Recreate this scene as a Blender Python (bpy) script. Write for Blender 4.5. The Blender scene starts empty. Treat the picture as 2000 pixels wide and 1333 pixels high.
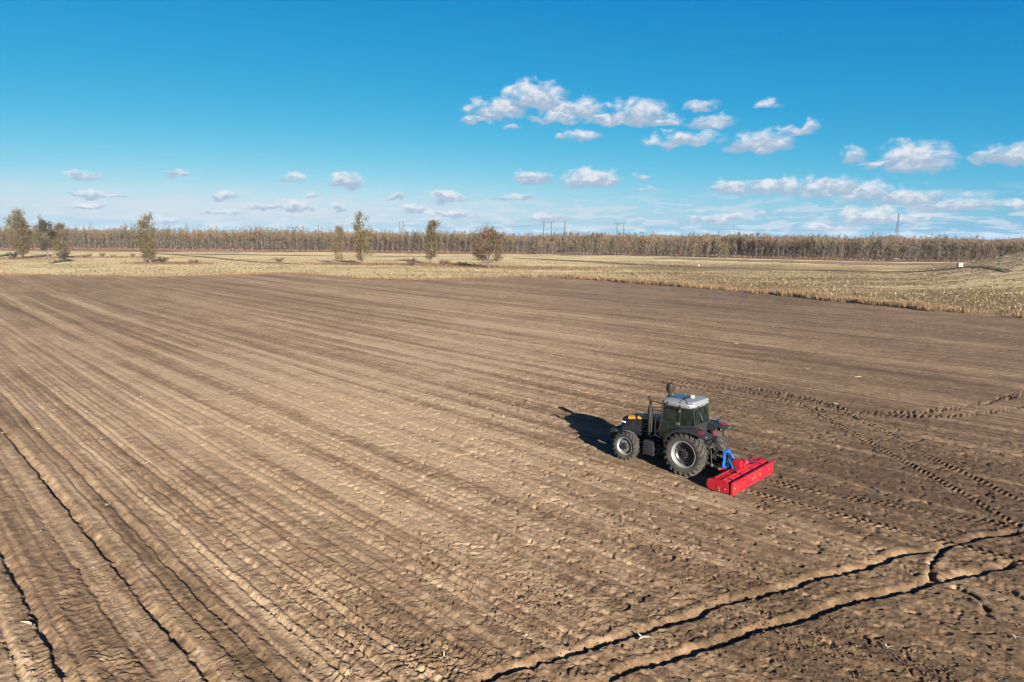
import bpy, bmesh, math, random
import numpy as np
from mathutils import Vector, Matrix

R = math.radians
SC = bpy.context.scene
COL = SC.collection
rng = np.random.default_rng(7)
random.seed(7)

# ------------------------------------------------------------------ camera, sky, sun, exposure
CAM_H = 9.5
cam = bpy.data.cameras.new('camera')
cam.sensor_width = 36.0
cam.lens = 24.66
cam.clip_start = 0.2
cam.clip_end = 20000
cam_ob = bpy.data.objects.new('camera', cam)
COL.objects.link(cam_ob)
_p, _r = R(8.53), R(0.4)
_fwd = Vector((0, math.cos(_p), -math.sin(_p)))
_up0 = Vector((0, math.sin(_p), math.cos(_p)))
_rt = Vector((math.cos(_r), 0, 0)) + math.sin(_r) * _up0
_up = Vector((-math.sin(_r), 0, 0)) + math.cos(_r) * _up0
cam_ob.matrix_world = Matrix(((_rt.x, _up.x, -_fwd.x, 0), (_rt.y, _up.y, -_fwd.y, 0), (_rt.z, _up.z, -_fwd.z, CAM_H), (0, 0, 0, 1)))
SC.camera = cam_ob

SUN_EL, SUN_AZ = 18.4, 156.4          # the sun stands behind the camera to the right
EXPOSURE = 2.65
SC.view_settings.view_transform = 'Standard'
SC.view_settings.look = 'None'
SC.view_settings.gamma = 1.0
SC.view_settings.use_curve_mapping = False
SC.view_settings.exposure = EXPOSURE
SC.cycles.max_bounces = 6
SC.cycles.diffuse_bounces = 3
SC.cycles.transparent_max_bounces = 16
SC.cycles.volume_bounces = 1
SC.cycles.caustics_reflective = False
SC.cycles.caustics_refractive = False
SC.cycles.filter_width = 1.2

world = bpy.data.worlds.new('World')
SC.world = world
world.use_nodes = True
WT = world.node_tree
WN = WT.nodes


def wmath(op, a, b=None, c=None, clamp=False):
    n = WN.new('ShaderNodeMath')
    n.operation = op
    n.use_clamp = clamp
    for i, v in enumerate((a, b, c)):
        if v is None:
            continue
        if isinstance(v, (int, float)):
            n.inputs[i].default_value = v
        else:
            WT.links.new(v, n.inputs[i])
    return n.outputs[0]


def wsmooth(v, lo, hi):
    n = WN.new('ShaderNodeMapRange')
    n.interpolation_type = 'SMOOTHSTEP'
    WT.links.new(v, n.inputs[0])
    n.inputs[1].default_value = lo
    n.inputs[2].default_value = hi
    return n.outputs[0]


sky = WN.new('ShaderNodeTexSky')
sky.sky_type = 'NISHITA'
sky.sun_disc = False
sky.sun_elevation = R(SUN_EL)
sky.sun_rotation = R(SUN_AZ)
sky.altitude = 0
sky.air_density = 0.4
sky.dust_density = 1.0
sky.ozone_density = 3.0
sep = WN.new('ShaderNodeSeparateColor')
WT.links.new(sky.outputs[0], sep.inputs[0])
GAM = (3.2, 0.90, 0.33)
K = (0.0225, 0.1850, 0.4240)
SKY_E = 1.0 / (0.1 * 2 ** EXPOSURE)
grad = WN.new('ShaderNodeCombineColor')
for i in range(3):
    WT.links.new(wmath('MINIMUM', wmath('MULTIPLY', wmath('POWER', sep.outputs[i], GAM[i]), K[i] * SKY_E), 1.3 * SKY_E), grad.inputs[i])
tc = WN.new('ShaderNodeTexCoord')
sxyz = WN.new('ShaderNodeSeparateXYZ')
WT.links.new(tc.outputs['Generated'], sxyz.inputs[0])
az0 = wmath('MULTIPLY', wmath('ARCTAN2', sxyz.outputs[0], sxyz.outputs[1]), 57.2958)
el0 = wmath('MULTIPLY', wmath('ARCSINE', sxyz.outputs[2]), 57.2958)
# azimuth/elevation (degrees) plane for the clouds: a layer far away, at infinity
cv = WN.new('ShaderNodeCombineXYZ')
WT.links.new(az0, cv.inputs[0])
WT.links.new(wmath('MULTIPLY', el0, 1.7), cv.inputs[1])


def wnoise(scale, detail, rough, dist=0.0, vec=None):
    n = WN.new('ShaderNodeTexNoise')
    n.noise_dimensions = '2D'
    n.inputs['Scale'].default_value = scale
    n.inputs['Detail'].default_value = detail
    n.inputs['Roughness'].default_value = rough
    n.inputs['Distortion'].default_value = dist
    WT.links.new(vec or cv.outputs[0], n.inputs['Vector'])
    return n


nw = wnoise(0.75, 3, 0.55)
nsep = WN.new('ShaderNodeSeparateColor')
WT.links.new(nw.outputs['Color'], nsep.inputs[0])
az = wmath('ADD', az0, wmath('MULTIPLY_ADD', nsep.outputs[0], 1.5, -0.75))
el = wmath('ADD', el0, wmath('MULTIPLY_ADD', nsep.outputs[1], 0.9, -0.45))
# clouds: azimuth, elevation of the base line, half width, height, thickness
CLOUDS = [
    (1.68, 10.24, 2.97, 1.8, 1.0), (-1.13, 9.46, 2.8, 1.24, 1.0), (-3.15, 8.82, 1.71, 0.58, 0.8), (5.1, 9.5, 2.33, 1.4, 0.9), (3.91, 8.96, 2.47, 0.83, 0.8),
    (9.67, 8.97, 2.72, 1.8, 1.0), (7.31, 8.78, 2.22, 0.83, 0.8), (11.63, 8.66, 1.73, 0.66, 0.8), (-0.12, 8.37, 0.82, 0.38, 0.6), (5.14, 7.63, 2.07, 0.59, 0.8),
    (14.45, 9.68, 1.69, 0.64, 0.6), (15.34, 8.37, 2.02, 0.81, 0.7), (13.62, 7.23, 3.21, 0.83, 0.55), (11.89, 6.96, 1.57, 0.83, 0.5), (19.05, 6.7, 2.43, 1.45, 0.9),
    (20.96, 7.54, 1.78, 0.63, 0.7), (22.33, 7.89, 0.66, 0.7, 0.6), (19.13, 9.59, 1.13, 0.47, 0.5), (25.19, 5.65, 1.04, 0.94, 0.7), (29.24, 5.08, 2.71, 1.73, 1.0),
    (27.51, 5.19, 2.15, 0.38, 0.7), (34.34, 5.21, 2.05, 1.21, 0.9), (1.75, 4.33, 1.65, 1.04, 0.95), (6.23, 4.22, 2.89, 1.21, 1.0), (10.22, 4.54, 0.8, 0.39, 0.5),
    (10.76, 3.6, 0.89, 0.39, 0.45), (17.01, 3.58, 2.01, 0.92, 1.0), (20.32, 3.49, 2.66, 1.07, 1.0), (23.83, 3.4, 2.76, 1.2, 1.0), (26.53, 3.09, 1.84, 1.02, 0.9),
    (28.97, 2.6, 2.46, 1.08, 1.0), (32.05, 2.17, 2.58, 0.9, 0.9), (24.89, 2.89, 1.44, 0.48, 0.8), (26.34, 1.27, 3.11, 1.12, 0.9), (29.55, 1.22, 2.16, 0.62, 0.8),
    (23.67, 0.68, 2.48, 0.49, 0.7), (15.61, 1.23, 1.88, 0.77, 0.8), (17.49, 1.44, 1.17, 0.51, 0.7), (20.41, 1.83, 1.38, 0.42, 0.6), (35.19, 2.04, 1.11, 0.65, 0.8),
    (-30.8, 3.73, 1.35, 0.53, 0.6), (-24.95, 4.15, 0.94, 0.48, 0.8), (-12.84, 3.89, 1.31, 1.02, 1.0), (-17.14, 4.2, 1.34, 0.5, 0.55), (-21.86, 2.68, 1.11, 0.66, 0.85),
    (-30.49, 2.53, 1.23, 0.46, 0.7), (-28.94, 2.56, 1.2, 0.23, 0.6), (-30.79, 1.74, 1.56, 0.38, 0.65), (-19.26, 1.94, 1.23, 0.5, 0.8), (-16.92, 1.97, 1.69, 0.76, 1.0),
    (-15.98, 2.92, 0.93, 0.38, 0.6), (-9.31, 2.9, 0.85, 0.52, 0.8), (-5.16, 2.83, 1.73, 0.88, 1.0), (-8.04, 1.92, 1.35, 0.7, 0.9), (-13.71, 1.99, 0.83, 0.39, 0.7),
    (0.41, 2.94, 2.2, 0.44, 0.65), (-25.98, 0.82, 1.05, 0.48, 0.8), (-22.09, 1.56, 1.66, 0.29, 0.6), (-4.8, 1.49, 2.29, 0.62, 0.75), (2.81, 1.36, 2.21, 0.71, 0.6),
]
acc, shade = None, None
for (ca, ce, cw, ch, cs) in CLOUDS:
    cs = cs + 0.35 * max(0.0, 1 - cs)
    dx = wmath('MULTIPLY_ADD', az, 1 / cw, -ca / cw)
    dy = wmath('MULTIPLY_ADD', el, 1 / ch, -ce / ch)
    dyy = wmath('MAXIMUM', dy, wmath('MULTIPLY', dy, -2.4))
    l2 = wmath('MULTIPLY_ADD', dx, dx, wmath('MULTIPLY', dyy, dyy))
    f = wmath('MULTIPLY_ADD', l2, -cs, cs)
    if acc is None:
        acc, shade = f, dy
    else:
        g = wmath('GREATER_THAN', f, acc)
        m = WN.new('ShaderNodeMix')
        WT.links.new(g, m.inputs[0])
        WT.links.new(shade, m.inputs[2])
        WT.links.new(dy, m.inputs[3])
        shade = m.outputs[0]
        acc = wmath('MAXIMUM', acc, f)
nf = wnoise(0.75, 8, 0.56, 0.25)
fbm = nf.outputs['Fac']
nb = wnoise(1.25, 6, 0.55)
body = wmath('ADD', wmath('MAXIMUM', acc, -1.2), wmath('MULTIPLY_ADD', fbm, 2.1, -0.98))
alpha = wmath('MULTIPLY', wsmooth(body, -0.05, 0.95), 0.95)
# low ranks of far cloud banks close to the horizon
cvb = WN.new('ShaderNodeCombineXYZ')
WT.links.new(wmath('MULTIPLY', az0, 0.42), cvb.inputs[0])
WT.links.new(wmath('MULTIPLY', el0, 2.1), cvb.inputs[1])
nband = wnoise(1.0, 7, 0.58, 0.2, cvb.outputs[0])
band = wmath('MULTIPLY', wsmooth(nband.outputs['Fac'], 0.47, 0.60), wmath('MULTIPLY', wsmooth(el0, 4.2, 1.6), wsmooth(el0, -0.4, 0.5)))
band = wmath('MULTIPLY', band, 0.62)
lit = wmath('ADD', wmath('MULTIPLY', shade, 1.15), wmath('MULTIPLY_ADD', nb.outputs['Fac'], 1.9, -0.95))
litf = wsmooth(lit, -0.20, 0.90)
ccol = WN.new('ShaderNodeMix')
ccol.data_type = 'RGBA'
WT.links.new(litf, ccol.inputs[0])
_e = SKY_E
ccol.inputs[6].default_value = (0.37 * _e, 0.49 * _e, 0.64 * _e, 1)
ccol.inputs[7].default_value = (0.80 * _e, 0.83 * _e, 0.88 * _e, 1)
m1 = WN.new('ShaderNodeMix')
m1.data_type = 'RGBA'
WT.links.new(band, m1.inputs[0])
WT.links.new(grad.outputs[0], m1.inputs[6])
m1.inputs[7].default_value = (0.63 * _e, 0.70 * _e, 0.80 * _e, 1)
m2 = WN.new('ShaderNodeMix')
m2.data_type = 'RGBA'
WT.links.new(alpha, m2.inputs[0])
WT.links.new(m1.outputs[2], m2.inputs[6])
WT.links.new(ccol.outputs[2], m2.inputs[7])
bg = WN['Background']
WT.links.new(m2.outputs[2], bg.inputs[0])
bg.inputs[1].default_value = 0.1
world.cycles.sampling_method = 'MANUAL'
world.cycles.sample_map_resolution = 512

sun = bpy.data.lights.new('sun', 'SUN')
sun.energy = 5.0
sun.angle = R(0.5)
sun.color = (1.0, 0.93, 0.82)
sun_ob = bpy.data.objects.new('sun', sun)
COL.objects.link(sun_ob)
_sd = Vector((math.sin(R(SUN_AZ)) * math.cos(R(SUN_EL)), math.cos(R(SUN_AZ)) * math.cos(R(SUN_EL)), math.sin(R(SUN_EL))))
sun_ob.rotation_euler = _sd.to_track_quat('Z', 'Y').to_euler()
sun_ob.location = (20, -30, 40)

# ------------------------------------------------------------------ helpers: tags, materials, meshes


def tag(o, label=None, cat=None, group=None, kind=None):
    if label:
        o['label'] = label
    if cat:
        o['category'] = cat
    if group:
        o['group'] = group
    if kind:
        o['kind'] = kind
    return o


def empty(name, loc=(0, 0, 0), rz=0.0):
    o = bpy.data.objects.new(name, None)
    o.empty_display_size = 0.3
    o.location = loc
    o.rotation_euler = (0, 0, rz)
    COL.objects.link(o)
    return o


def link(name, me, parent=None):
    o = bpy.data.objects.new(name, me)
    COL.objects.link(o)
    if parent is not None:
        o.parent = parent
    return o


def copy_ob(o, parent=None):
    c = o.copy()
    COL.objects.link(c)
    c.parent = parent
    return c


HAZE = 0.00004
ALB = 0.72          # base colours below were chosen for a slightly shorter exposure


def sc_(c):
    return tuple(x * ALB for x in c[:3]) + (1,)


def mat(name, col, rough=0.6, metal=0.0, var=0.0, vscale=6.0, bump=0.0, bscale=40.0, dust=0.0, coat=0.0, spec=0.5):
    m = bpy.data.materials.new(name)
    col = sc_(col)[:3]
    m.use_nodes = True
    t = m.node_tree
    b = t.nodes['Principled BSDF']
    b.inputs['Roughness'].default_value = rough
    b.inputs['Metallic'].default_value = metal
    b.inputs['Specular IOR Level'].default_value = spec
    if coat:
        b.inputs['Coat Weight'].default_value = coat
        b.inputs['Coat Roughness'].default_value = 0.12
    c = t.nodes.new('ShaderNodeTexCoord')
    n = t.nodes.new('ShaderNodeTexNoise')
    n.inputs['Scale'].default_value = vscale
    n.inputs['Detail'].default_value = 6
    t.links.new(c.outputs['Object'], n.inputs['Vector'])
    mx = t.nodes.new('ShaderNodeMix')
    mx.data_type = 'RGBA'
    t.links.new(n.outputs['Fac'], mx.inputs[0])
    mx.inputs[6].default_value = tuple(max(0, x * (1 - var)) for x in col) + (1,)
    mx.inputs[7].default_value = tuple(min(1, x * (1 + var)) for x in col) + (1,)
    out = mx.outputs[2]
    if dust:
        # settled soil dust, more in some places than in others
        n2 = t.nodes.new('ShaderNodeTexNoise')
        n2.inputs['Scale'].default_value = 3.2
        n2.inputs['Detail'].default_value = 8
        t.links.new(c.outputs['Object'], n2.inputs['Vector'])
        mr = t.nodes.new('ShaderNodeMapRange')
        mr.inputs[1].default_value = 0.42
        mr.inputs[2].default_value = 0.72
        mr.inputs[4].default_value = dust
        t.links.new(n2.outputs['Fac'], mr.inputs[0])
        m3 = t.nodes.new('ShaderNodeMix')
        m3.data_type = 'RGBA'
        t.links.new(mr.outputs[0], m3.inputs[0])
        t.links.new(out, m3.inputs[6])
        m3.inputs[7].default_value = (0.07, 0.05, 0.033, 1)
        out = m3.outputs[2]
    t.links.new(out, b.inputs['Base Color'])
    if bump:
        n3 = t.nodes.new('ShaderNodeTexNoise')
        n3.inputs['Scale'].default_value = bscale
        n3.inputs['Detail'].default_value = 4
        t.links.new(c.outputs['Object'], n3.inputs['Vector'])
        bp = t.nodes.new('ShaderNodeBump')
        bp.inputs['Strength'].default_value = bump
        bp.inputs['Distance'].default_value = 0.02
        t.links.new(n3.outputs['Fac'], bp.inputs['Height'])
        t.links.new(bp.outputs[0], b.inputs['Normal'])
    return m


def grid_mesh(name, P, closed=False, material=None, smooth=True, attrs=None):
    """P: (rows, cols, 3) array of points -> one quad sheet."""
    nr, nc = P.shape[:2]
    me = bpy.data.meshes.new(name)
    idx = np.arange(nr * nc, dtype=np.int32).reshape(nr, nc)
    if closed:
        nx = np.roll(idx, -1, axis=1)
        a, b, c, d = idx[:-1], nx[:-1], nx[1:], idx[1:]
    else:
        a, b, c, d = idx[:-1, :-1], idx[:-1, 1:], idx[1:, 1:], idx[1:, :-1]
    q = np.stack([a, b, c, d], -1).reshape(-1, 4)
    return raw_mesh(name, P.reshape(-1, 3), q, material, smooth, attrs)


def raw_mesh(name, V, F, mats=None, smooth=False, attrs=None, mi=None):
    """V (n,3), F (m,k) constant polygon size."""
    me = bpy.data.meshes.new(name)
    V = np.ascontiguousarray(V, dtype=np.float32)
    F = np.ascontiguousarray(F, dtype=np.int32)
    me.vertices.add(len(V))
    me.vertices.foreach_set('co', V.ravel())
    k = F.shape[1]
    me.loops.add(F.size)
    me.loops.foreach_set('vertex_index', F.ravel())
    me.polygons.add(len(F))
    me.polygons.foreach_set('loop_start', np.arange(0, F.size, k, dtype=np.int32))
    me.polygons.foreach_set('loop_total', np.full(len(F), k, dtype=np.int32))
    if smooth:
        me.polygons.foreach_set('use_smooth', np.ones(len(F), dtype=bool))
    if mats is not None:
        for m in (mats if isinstance(mats, (list, tuple)) else [mats]):
            me.materials.append(m)
    if mi is not None:
        me.polygons.foreach_set('material_index', np.ascontiguousarray(mi, dtype=np.int32))
    for an, (kind, arr) in (attrs or {}).items():
        at = me.attributes.new(an, kind, 'POINT')
        at.data.foreach_set('value' if kind == 'FLOAT' else 'vector', np.ascontiguousarray(arr, dtype=np.float32).ravel())
    me.update(calc_edges=True)
    return me


def hash01(ix, iy, seed):
    h = (ix.astype(np.uint32) * np.uint32(374761393)) ^ (iy.astype(np.uint32) * np.uint32(668265263)) ^ np.uint32((seed * 2246822519) & 0xffffffff)
    h = (h ^ (h >> np.uint32(13))) * np.uint32(1274126177)
    h = (h ^ (h >> np.uint32(16))) * np.uint32(2246822519)
    h ^= h >> np.uint32(15)
    return h.astype(np.float32) * np.float32(1 / 4294967296.0)


def vn(x, y, seed=0):
    """smooth value noise 0..1"""
    x = np.asarray(x, dtype=np.float32)
    y = np.asarray(y, dtype=np.float32)
    fx, fy = np.floor(x), np.floor(y)
    ix, iy = fx.astype(np.int32), fy.astype(np.int32)
    tx, ty = x - fx, y - fy
    tx = tx * tx * (3 - 2 * tx)
    ty = ty * ty * (3 - 2 * ty)
    a = hash01(ix, iy, seed)
    b = hash01(ix + 1, iy, seed)
    c = hash01(ix, iy + 1, seed)
    d = hash01(ix + 1, iy + 1, seed)
    return (a + (b - a) * tx) * (1 - ty) + (c + (d - c) * tx) * ty


def sstep(a, b, x):
    t = np.clip((x - a) / (b - a), 0, 1)
    return t * t * (3 - 2 * t)


# ------------------------------------------------------------------ ground: edge of the worked field, terrain
# the field's far edge (metres; the camera hangs over the origin, +y is ahead)
EDGE = [(-260, 60), (-190, 110), (-150, 147), (-115.9, 158.9), (-97, 157), (-79.3, 155.3), (-68, 163), (-57.6, 173.5), (-46, 166), (-33.6, 153.1),
        (-16.6, 151.5), (-8, 158), (-0.1, 165), (11.9, 162.5), (30.3, 138.8), (43.4, 119), (50.1, 105.5), (55.5, 94.7), (62.3, 85), (70, 73), (80, 58), (88, 40),
        (90, 0), (80, -60), (30, -110), (-80, -120), (-220, -80), (-270, 0)]
_ea = np.array([math.degrees(math.atan2(x, y)) for x, y in EDGE])
_er = np.array([math.hypot(x, y) for x, y in EDGE])
_o = np.argsort(_ea)
_ea, _er = _ea[_o], _er[_o]


def edge_r(az):
    az = (np.asarray(az, dtype=np.float64) + 180) % 360 - 180
    r = np.interp(az, np.r_[_ea[-1] - 360, _ea, _ea[0] + 360], np.r_[_er[-1], _er, _er[0]])
    return r + 1.6 * (vn(az * 0.9, az * 0, 3) - 0.5) + 0.9 * (vn(az * 4, az * 0, 4) - 0.5)


def terrain(x, y):
    x = np.asarray(x, dtype=np.float64)
    y = np.asarray(y, dtype=np.float64)
    a = np.degrees(np.arctan2(x, y))
    z = 10.2 * sstep(28, 42, a) * np.exp(-((np.hypot(x, y) - 235) / 62) ** 2) * (1 - sstep(60, 100, a))
    z = z + 0.35 * (vn(x / 45, y / 45, 11) - 0.5) * sstep(150, 220, np.hypot(x, y))
    return z


def polyline_sd(px, py, pts):
    """signed lateral offset and run length to a polyline (vectorised, nearest segment)"""
    best = np.full(px.shape, 1e9, dtype=np.float32)
    lat = np.full(px.shape, 1e9, dtype=np.float32)
    run = np.zeros(px.shape, dtype=np.float32)
    s0 = 0.0
    for (ax, ay), (bx, by) in zip(pts[:-1], pts[1:]):
        L = math.hypot(bx - ax, by - ay)
        tx, ty = (bx - ax) / L, (by - ay) / L
        dx, dy = px - ax, py - ay
        t = np.clip(dx * tx + dy * ty, 0, L)
        ex, ey = dx - t * tx, dy - t * ty
        d = np.sqrt(ex * ex + ey * ey)
        sgn = np.sign(dx * -ty + dy * tx)
        m = d < best
        best[m] = d[m]
        lat[m] = (d * sgn)[m]
        run[m] = (s0 + t)[m]
        s0 += L
    return best, lat, run, s0


def spline(pts, n=8):
    out = []
    P = [np.array(p, float) for p in pts]
    P = [2 * P[0] - P[1]] + P + [2 * P[-1] - P[-2]]
    for i in range(1, len(P) - 2):
        for k in range(n):
            t = k / n
            a, b, c, d = P[i - 1], P[i], P[i + 1], P[i + 2]
            out.append(tuple(0.5 * ((2 * b) + (-a + c) * t + (2 * a - 5 * b + 4 * c - d) * t * t + (-a + 3 * b - 3 * c + d) * t ** 3)))
    out.append(tuple(P[-2]))
    return out


TR_AZ = -47.0
TR_LOC = (7.603, 27.872)
TH = math.atan2(math.cos(R(TR_AZ)), math.sin(R(TR_AZ)))       # heading angle from +x
HX, HY = math.cos(TH), math.sin(TH)


def tloc(x, y):
    return (TR_LOC[0] + x * HX - y * HY, TR_LOC[1] + x * HY + y * HX)


# furrows that run along the rows: position across the rows, depth, width of the smooth shoulder, height of the shoulder
FURROWS = [(0.2, 0.06, 0.22, 0.02), (1.55, 0.04, 0.18, 0.015), (2.85, 0.13, 0.30, 0.035), (5.10, 0.17, 0.34, 0.04), (6.33, 0.10, 0.26, 0.035), (7.35, 0.08, 0.14, 0.012), (8.08, 0.08, 0.14, 0.012),
           (8.58, 0.07, 0.20, 0.02), (9.85, 0.045, 0.18, 0.015), (10.5, 0.055, 0.26, 0.02), (12.1, 0.03, 0.2, 0.015), (12.6, 0.04, 0.26, 0.015)]
_fr = random.Random(21)
_u = 0.0
while _u < 40:
    _u += _fr.uniform(0.30, 0.80) * (1 + 0.02 * _u)
    if min(abs(_u - f[0]) for f in FURROWS[:12]) > 0.25:
        FURROWS.append((_u, _fr.uniform(0.03, 0.07) * (1.0 if _u < 13 else 0.6), _fr.uniform(0.09, 0.2), 0.010))
# wheel ruts that cross the rows near the camera
RUTS = [(spline([(-2.6, 12.6), (-0.5, 13.83), (2.4, 15.35), (5.34, 16.9), (8.6, 18.45), (12.16, 20.09), (14.6, 21.1), (18, 22.4)]), 0.11, 0.17, 0.02),
        (spline([(-0.5, 12.6), (2.04, 13.86), (4.8, 15.2), (7.86, 16.61), (10.6, 17.85), (13.25, 18.9), (17, 20.3)]), 0.11, 0.17, 0.02),
        (spline([(13.4, 20.55), (12.75, 19.9), (12.2, 19.2), (11.9, 18.5)]), 0.20, 0.2, 0.03),
        (spline([(12.2, 18.2), (12.45, 17.6), (12.3, 16.8)]), 0.20, 0.18, 0.03),
        (spline([(13.35, 18.7), (13.65, 17.9), (13.9, 17.0), (13.95, 16.2)]), 0.20, 0.18, 0.03)]
# herringbone tyre tracks
_lw = [tloc(-2.5, 0.87), tloc(-3.8, 0.90), (13.81, 21.01), (17.5, 17.6)]
_rw = [tloc(-2.5, -0.87), tloc(-4.5, -0.95), (16.0, 22.85), (19.5, 20.1)]
TRACKS = [(_lw, 0.22, 0.055), (_rw, 0.22, 0.055),
          ([tloc(2.6, 0.88), tloc(0.3, 0.88)], 0.24, 0.05),
          ([(9.6, 45.5), (11.49, 45.33), (16.17, 43.31), (18.37, 39.56), (19.4, 37.9), (24.54, 38.53), (32.04, 42.93), (42, 50)], 0.25, 0.075),
          ([(10.2, 43.9), (13.13, 43.96), (15.49, 41.43), (17.24, 38.32), (19.4, 37.4), (23.97, 37.2), (29.4, 39.27), (40, 45)], 0.25, 0.075),
          ([(14.2, 42.6), (16.5, 40.6), (16.83, 37.9), (16.72, 35.58), (16.74, 30.72), (16.94, 26.12), (16.96, 22.25), (17.2, 18)], 0.24, 0.065),
          ([(16.3, 42.6), (18.05, 40.19), (18.5, 35.12), (18.3, 30.01), (18.52, 27.03), (18.62, 24.31), (19, 20)], 0.24, 0.065)]


def row_uv(x, y):
    u = (x + y) * 0.70711
    v = (y - x) * 0.70711
    vv = np.maximum(v - 12, 0)
    return u - (0.024 * vv + 0.000115 * vv * vv), v


def soil(x, y, sp):
    """height of the worked soil and its colour tone at ground points; sp = mesh spacing there (finer relief fades out beyond it)"""
    x = x.astype(np.float32)
    y = y.astype(np.float32)
    u, v = row_uv(x, y)
    fade = lambda w: sstep(0.35, 1.0, w / (2.0 * sp))
    uw = u + 0.16 * (vn(u * 0.3, v * 0.16, 21) - 0.5) + 0.07 * (vn(u * 0.8, v * 1.1, 22) - 0.5) + 0.045 * (vn(u * 2, v * 3.7, 23) - 0.5) * fade(0.3) + 0.05 * (vn(u * 6, v * 8.5, 24) - 0.5) * fade(0.12)
    left = 1 - sstep(8.5, 15, u)                       # the rougher ridged part
    rough = np.ones_like(x)
    h = np.zeros_like(x)
    tone = np.zeros_like(x)
    for (u0, dep, w, rh) in FURROWS:
        d = uw - u0
        m = (d > -0.3) & (d < 3.2 * w)
        dm = d[m]
        dd = dep * (0.35 + 0.75 * vn(v[m] * 0.35, v[m] * 0 + u0, 31) + 0.5 * vn(v[m] * 2.1, v[m] * 0 + u0, 32) + 0.6 * (vn(v[m] * 6.3, u[m] * 5 + u0, 33) - 0.5)) * (1 - 0.5 * sstep(40, 120, v[m])) * fade(1.0)[m]
        wall = -dd * sstep(-0.055, 0.0, dm)
        up = (dd + rh) * sstep(0.05, w, dm) * (1 - (rh / (dd + rh)) * sstep(1.2 * w, 3.2 * w, dm))
        h[m] += wall + up
        sm = sstep(0.02, 0.12, dm) * (1 - sstep(0.9 * w, 1.35 * w, dm))
        rough[m] *= 1 - 0.55 * sm * (w > 0.21)
        tone[m] += (0.04 * sm - 0.12 * sstep(0.9 * w, 1.2 * w, dm)) * (0.4 + 0.6 * (w > 0.21))
    # small irregular ridges along the rows
    h += (0.045 * left + 0.026) * (vn(uw * 2.3, v * 0.045, 41) - 0.5) * fade(0.5)
    h += (0.026 * left + 0.018) * (vn(uw * 5.5, v * 0.12, 42) - 0.5) * fade(0.2)
    h += (0.016 * left + 0.010) * (vn(uw * 12.0, v * 0.3, 43) - 0.5) * fade(0.09)
    # broken crust: low scarps across the rows, steep on the side away from the sun
    n1 = vn(u * 0.9, v * 0.9, 51)
    n2 = vn(u * 2.6, v * 2.2, 52)
    ph = v * 2.3 + 3.4 * n1 + 2.2 * n2 + 0.25 * u
    saw = ph - np.floor(ph)
    saw = saw * (1 - sstep(0.90, 1.0, saw))
    msk = sstep(0.40, 0.72, vn(u * 1.1, v * 0.5, 53)) * (0.55 + 0.45 * sstep(0.35, 0.6, vn(u * 2.4, v * 1.3, 56)))
    h += (0.034 * left * (0.5 + 0.5 * sstep(0.35, 0.65, vn(u * 0.5 + 3, v * 0.12, 57))) + 0.008) * saw * msk * rough * fade(0.4)
    ph2 = v * 5.8 + 2.5 * n2 + 2.2 * vn(u * 4.2, v * 3.1, 54) - 0.5 * u
    saw2 = ph2 - np.floor(ph2)
    saw2 = saw2 * (1 - sstep(0.86, 1.0, saw2))
    msk2 = sstep(0.45, 0.75, vn(u * 1.9 + 7, v * 1.0, 55))
    h += (0.020 * left + 0.009) * saw2 * msk2 * rough * fade(0.17)
    # clods
    patch = sstep(0.35, 0.7, vn(u * 0.35, v * 0.06, 61))
    c1 = vn(x * 3.1, y * 3.1, 62)
    c2 = vn(x * 6.7 + 3, y * 6.7, 63)
    c3 = vn(x * 14.3, y * 14.3 + 5, 64)
    c4 = vn(x * 27.1, y * 27.1 + 9, 65)
    amp = (0.42 + 0.62 * patch + 0.25 * left) * rough
    h += amp * (0.020 * (c1 - 0.5) * fade(0.35) + 0.026 * (c2 - 0.5) * fade(0.16) + 0.023 * (c3 - 0.5) * fade(0.07) + 0.016 * (c4 - 0.5) * fade(0.037))
    pit = sstep(0.70, 0.84, vn(x * 4.6, y * 4.6, 66)) * sstep(0.4, 0.6, c2) + 0.9 * sstep(0.74, 0.88, vn(x * 2.4 + 5, y * 2.4, 68)) * sstep(0.45, 0.6, c1) * sstep(18, 30, np.hypot(x, y))
    h -= 0.055 * pit * rough * fade(0.2) * (1 - 0.6 * left)
    h += 0.045 * sstep(0.82, 0.94, vn(x * 2.2 + 3, y * 2.2, 69)) * (1 - left) * rough * fade(0.5) * sstep(25, 40, np.hypot(x, y))
    lump = sstep(0.76, 0.92, vn(x * 7.5 + 11, y * 7.5, 67))
    h += 0.012 * lump * rough * fade(0.13)
    # wide undulation
    h += 0.08 * (vn(u * 0.22, v * 0.03, 71) - 0.5)
    far = sstep(70, 140, np.hypot(x, y))
    h += far * 0.0
    h *= 0.80
    # ruts
    for k_, (pts, dep, w, rh) in enumerate(RUTS):
        xs = [p[0] for p in pts]
        ys = [p[1] for p in pts]
        m = (x > min(xs) - 1) & (x < max(xs) + 1) & (y > min(ys) - 1) & (y < max(ys) + 1)
        if not m.any():
            continue
        d, lat, run, L = polyline_sd(x[m], y[m], pts)
        n = -lat if pts[-1][0] < pts[0][0] else lat
        n = lat
        if k_ > 1:
            n = np.abs(lat) - 0.5 * w
        n = n + 0.20 * (vn(run * 1.1, run * 0 + k_ * 9, 81) - 0.5) + 0.09 * (vn(run * 4.2, n * 2, 82) - 0.5) + 0.04 * (vn(run * 11, n * 5, 85) - 0.5)
        ends = sstep(0.01, 0.12, run) * (1 - sstep(L - 0.12, L - 0.01, run)) if k_ > 1 else 1.0
        brk = 0.5 + 0.5 * sstep(0.26, 0.42, vn(run * 0.75, run * 0 + dep * 40 + pts[0][0], 83))
        dd = dep * brk * ends
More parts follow.
